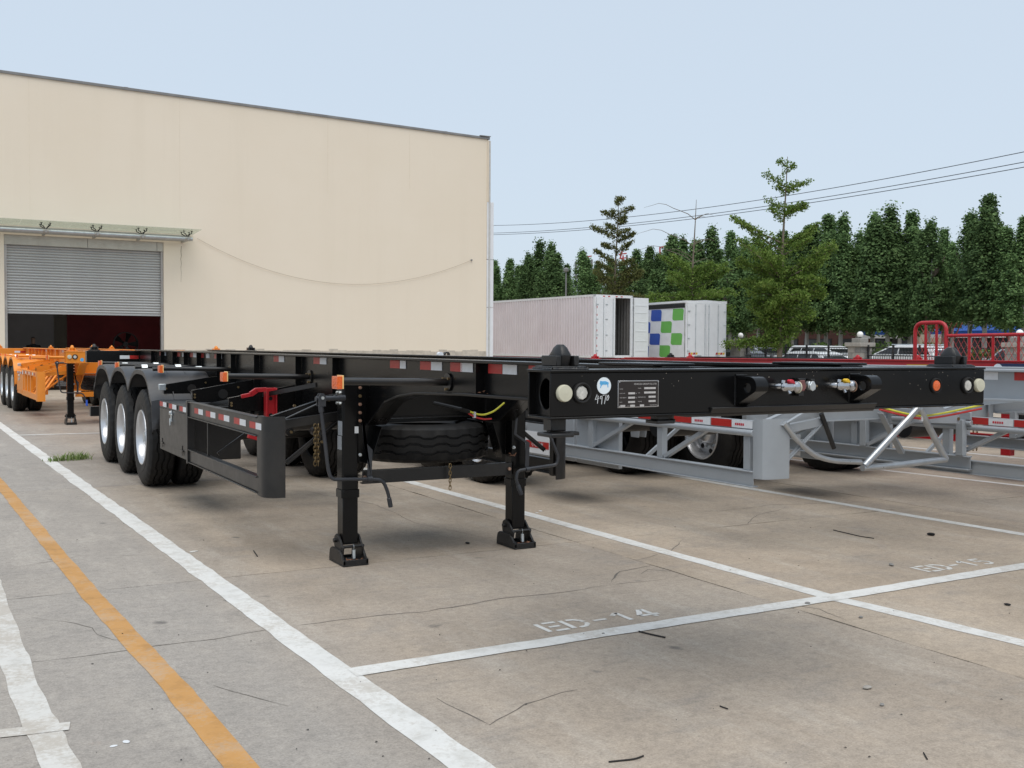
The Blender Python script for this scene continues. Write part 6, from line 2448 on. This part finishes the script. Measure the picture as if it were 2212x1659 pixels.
shop(61, 18, 39.3, 4.4, "low shop with a long blue awning behind the red railing's poplars", BRICKRED, BLUE_ROOF)
shop(61.5, 41.9, 46.2, 4.2, "small shop with a short blue awning right of the middle pillar", DARKWALL, BLUE_ROOF)
shop(62, 46.8, 62, 4.3, "dark brick shop behind the poplars left of the middle pillar", BRICKRED, COPING, False)
shop(62, 62.6, 110, 5.2, "long dark workshop behind the left part of the poplar row", DARKWALL, COPING, False)
# red letters on a rooftop frame far behind
sg = thing("rooftop_sign", "red roof letters mostly hidden behind the poplars", 'sign', (75, 60, 0))
b = MB()
for k in range(14):
    b.box(-.1, .1, -2 + k * 4 - .08, -2 + k * 4 + .08, 5, 13.2)
b.box(-.1, .1, -2, 50, 11.0, 11.2)
b.build("sign_frame", COPING, sg, smooth=False)
b = MB().box(.6, 9, -3, 52, 0, 8.5).build("support_building", CREAMWALL, sg, smooth=False)
for k, (ch, px, py) in enumerate((("工", 1271, 566), ("车", 1345, 560), ("厂", 1432, 548))):
    y, z = at_x(px, py, 74.7)
    o = text(ch, "sign_letter", sg, (-.3, y - 60, z), 1.9, paint("sign_red", (.45, .02, .03), .5), (PI / 2, 0, -PI / 2), .06)
# slender street lamp
y, z = at_x(1223, 580, 40)
sl_ = thing("street_lamp", "thin street lamp peeping over the trees left of the brownish ginkgo", 'street lamp', (40, y, 0))
MB().tube([(0, 0, 0), (0, 0, z - .3)], [.09, .05], 8).build("lamp_post", COPING, sl_)
b = MB()
b.lathe([(-.28, .05), (-.2, .20), (-.02, .22), (.05, .10), (.08, .001)], 12, (0, 0, z), 'z')
b.build("lamp_head", COPING, sl_)

# overhead wires, strung between poles outside the picture
WX = 37.0
for k, (pa, pb) in enumerate((((1066, 487), (2212, 328)), ((1066, 503.5), (2212, 350)), ((1066, 507), (2212, 361)))):
    lab = ["uppermost overhead wire crossing the sky above the trees", "middle overhead wire crossing the sky above the trees", "lowest overhead wire crossing the sky above the trees"][k]
    ya, za = at_x(*pa, WX)
    yb, zb = at_x(*pb, WX)
    # mid point measured too, so the sag is right
    pm_ = ((1640, 432), (1640, 447.5), (1640, 454))[k]
    ym, zm = at_x(*pm_, WX)
    pts = []
    for i in range(61):
        yy = yb - 14 + (ya + 10 - yb + 14) * i / 60
        # quadratic through the three measured points
        l0 = (yy - ym) * (yy - yb) / ((ya - ym) * (ya - yb))
        l1 = (yy - ya) * (yy - yb) / ((ym - ya) * (ym - yb))
        l2 = (yy - ya) * (yy - ym) / ((yb - ya) * (yb - ym))
        pts.append((WX, yy, za * l0 + zm * l1 + zb * l2))
    o = MB().tube(pts, .018, 5).build("overhead_wire", WIRE)
    tag(o, lab, 'wire', 'overhead wires')

# ------------------------------------------------------------------ small things on the ground
b = MB()
rr = random.Random(8)
for k in range(230):
    u = rr.random()
    x, y = -1.86 + .50 * u + rr.gauss(0, .03), 2.93 + .20 * u + rr.gauss(0, .07)
    h = rr.uniform(.03, .12) * (1.2 - abs(u - .65))
    a = rr.uniform(0, 6.28)
    w = .005
    tip = Vector((x + math.cos(a) * h * .8, y + math.sin(a) * h * .8, h))
    mid = Vector((x + math.cos(a) * h * .3, y + math.sin(a) * h * .3, h * .6))
    px_, py_ = -math.sin(a) * w, math.cos(a) * w
    b.add([(x - px_, y - py_, .001), (x + px_, y + py_, .001), (mid.x + px_, mid.y + py_, mid.z), (mid.x - px_, mid.y - py_, mid.z), tuple(tip)], [(0, 1, 2, 3), (3, 2, 4)])
o = b.build("weeds", WEED, smooth=False, kind='stuff')
o["label"] = "small tuft of green weeds beside the white line"


def twig(pts, r, label, mat=TWIG, cat='twig'):
    r *= .72
    P = bend([(x, y, r + .001) for x, y in pts], .03, 3)
    o = MB().tube(P, r, 6).build("twig", mat)
    tag(o, label, cat)
    return o


def g_at(px, py):
    d = px_ray(px, py)
    k = -CAMZ / d.z
    return (CAMX + d.x * k, CAMY + d.y * k)


twig([g_at(1380, 1366), g_at(1405, 1372), g_at(1437, 1379)], .006, "black rubber strip lying just below the bay number 14")
twig([g_at(1315, 1648), g_at(1372, 1642), g_at(1390, 1635)], .0045, "bent black twig at the bottom edge of the yard")
twig([g_at(1800, 1146), g_at(1860, 1160), g_at(1888, 1164)], .005, "thin black strip in the empty bay left of the bay number 15")
twig([g_at(548, 1191), g_at(556, 1203)], .006, "short black twig between white line and left landing leg")
twig([g_at(1995, 1628), g_at(2003, 1642)], .004, "tiny twig near the bottom right corner")
twig([g_at(1555, 1527), g_at(1572, 1533)], .004, "thin curved twig in the lower middle of the yard")
for k, (px, py, s, m, lab) in enumerate(((2012, 1157, .055, RUBBER, "black rubber scrap above the bay number 15"), (1925, 1222, .04, STONE[2], "dark pebble above the line crossing"), (1745, 1305, .03, STONE[2], "dark pebble just under the white crossing line"),
                                        (1873, 1488, .035, STONE[1], "pale stone chip beside the long joint at the right"), (1905, 1524, .022, STONE[2], "small dark pebble below the pale stone chip"), (1303, 1370, .018, STONE[2], "small pebble under the bay number 14"),
                                        (1168, 1104, .035, PAPER, "scrap of white paper beside the right landing leg"), (1160, 1108, .028, PAPER, "second scrap of white paper beside the right landing leg"), (418, 1192, .05, LINEW, "flake of white paint beside the long white line"),
                                        (245, 1612, .022, PAPER, "tiny white flake in the lower left lane"), (272, 1603, .028, PAPER, "white flake in the lower left lane"), (73, 940, .05, PAPER, "small white scrap near the orange trailer"),
                                        (2176, 1308, .03, RUBBER, "dark speck at the right edge"), (1010, 1175, .035, RUBBER, "dark rubber crumb between the landing legs"), (1860, 1335, .026, STONE[2], "small dark stone right of the crossing lines"))):
    x, y = g_at(px, py)
    rr = random.Random(300 + k)
    bm = bmesh.new()
    bmesh.ops.create_icosphere(bm, subdivisions=2, radius=s * .5)
    flat = .12 if m in (PAPER, LINEW) else .45
    for v in bm.verts:
        q = 1 + .35 * noise.noise(v.co * (3 / s * .5) + Vector((k, 0, 0)))
        v.co = Vector((v.co.x * q * 1.3, v.co.y * q * .85, v.co.z * flat))
    zmin = min(v.co.z for v in bm.verts)
    me = bpy.data.meshes.new("pebble")
    bm.to_mesh(me)
    bm.free()
    me.materials.append(m)
    nm = "pebble" if m in STONE else "scrap"
    o = obj_from(me, nm, None, (x, y, -zmin + .0005), (0, 0, rr.uniform(0, 3)))
    tag(o, lab, "pebble" if m in STONE else "litter")
x, y = g_at(1540, 1022)
o = MB().box(-.16, .16, -.11, .11, .001, .006).build("cardboard_sheet", PAPER, loc=(x, y, 0), rot=(0, 0, .4))
tag(o, "flat pale cardboard sheet lying under the silver guard", 'cardboard')
# dead leaves scattered about
b = MB()
rr = random.Random(77)
for k in range(80):
    px, py = rr.uniform(150, 2200), rr.uniform(1120, 1650)
    x, y = g_at(px, py)
    s = rr.uniform(.003, .009)
    a = rr.uniform(0, 6.28)
    c, q = math.cos(a) * s, math.sin(a) * s
    b.add([(x + c, y + q, .003), (x - q * .5, y + c * .5, .006), (x - c, y - q, .002), (x + q * .5, y - c * .5, .005)], [(0, 1, 2, 3)])
o = b.build("ground_crumbs", TWIG, smooth=False, kind='stuff')
o["label"] = "dark crumbs and bits scattered on the concrete"
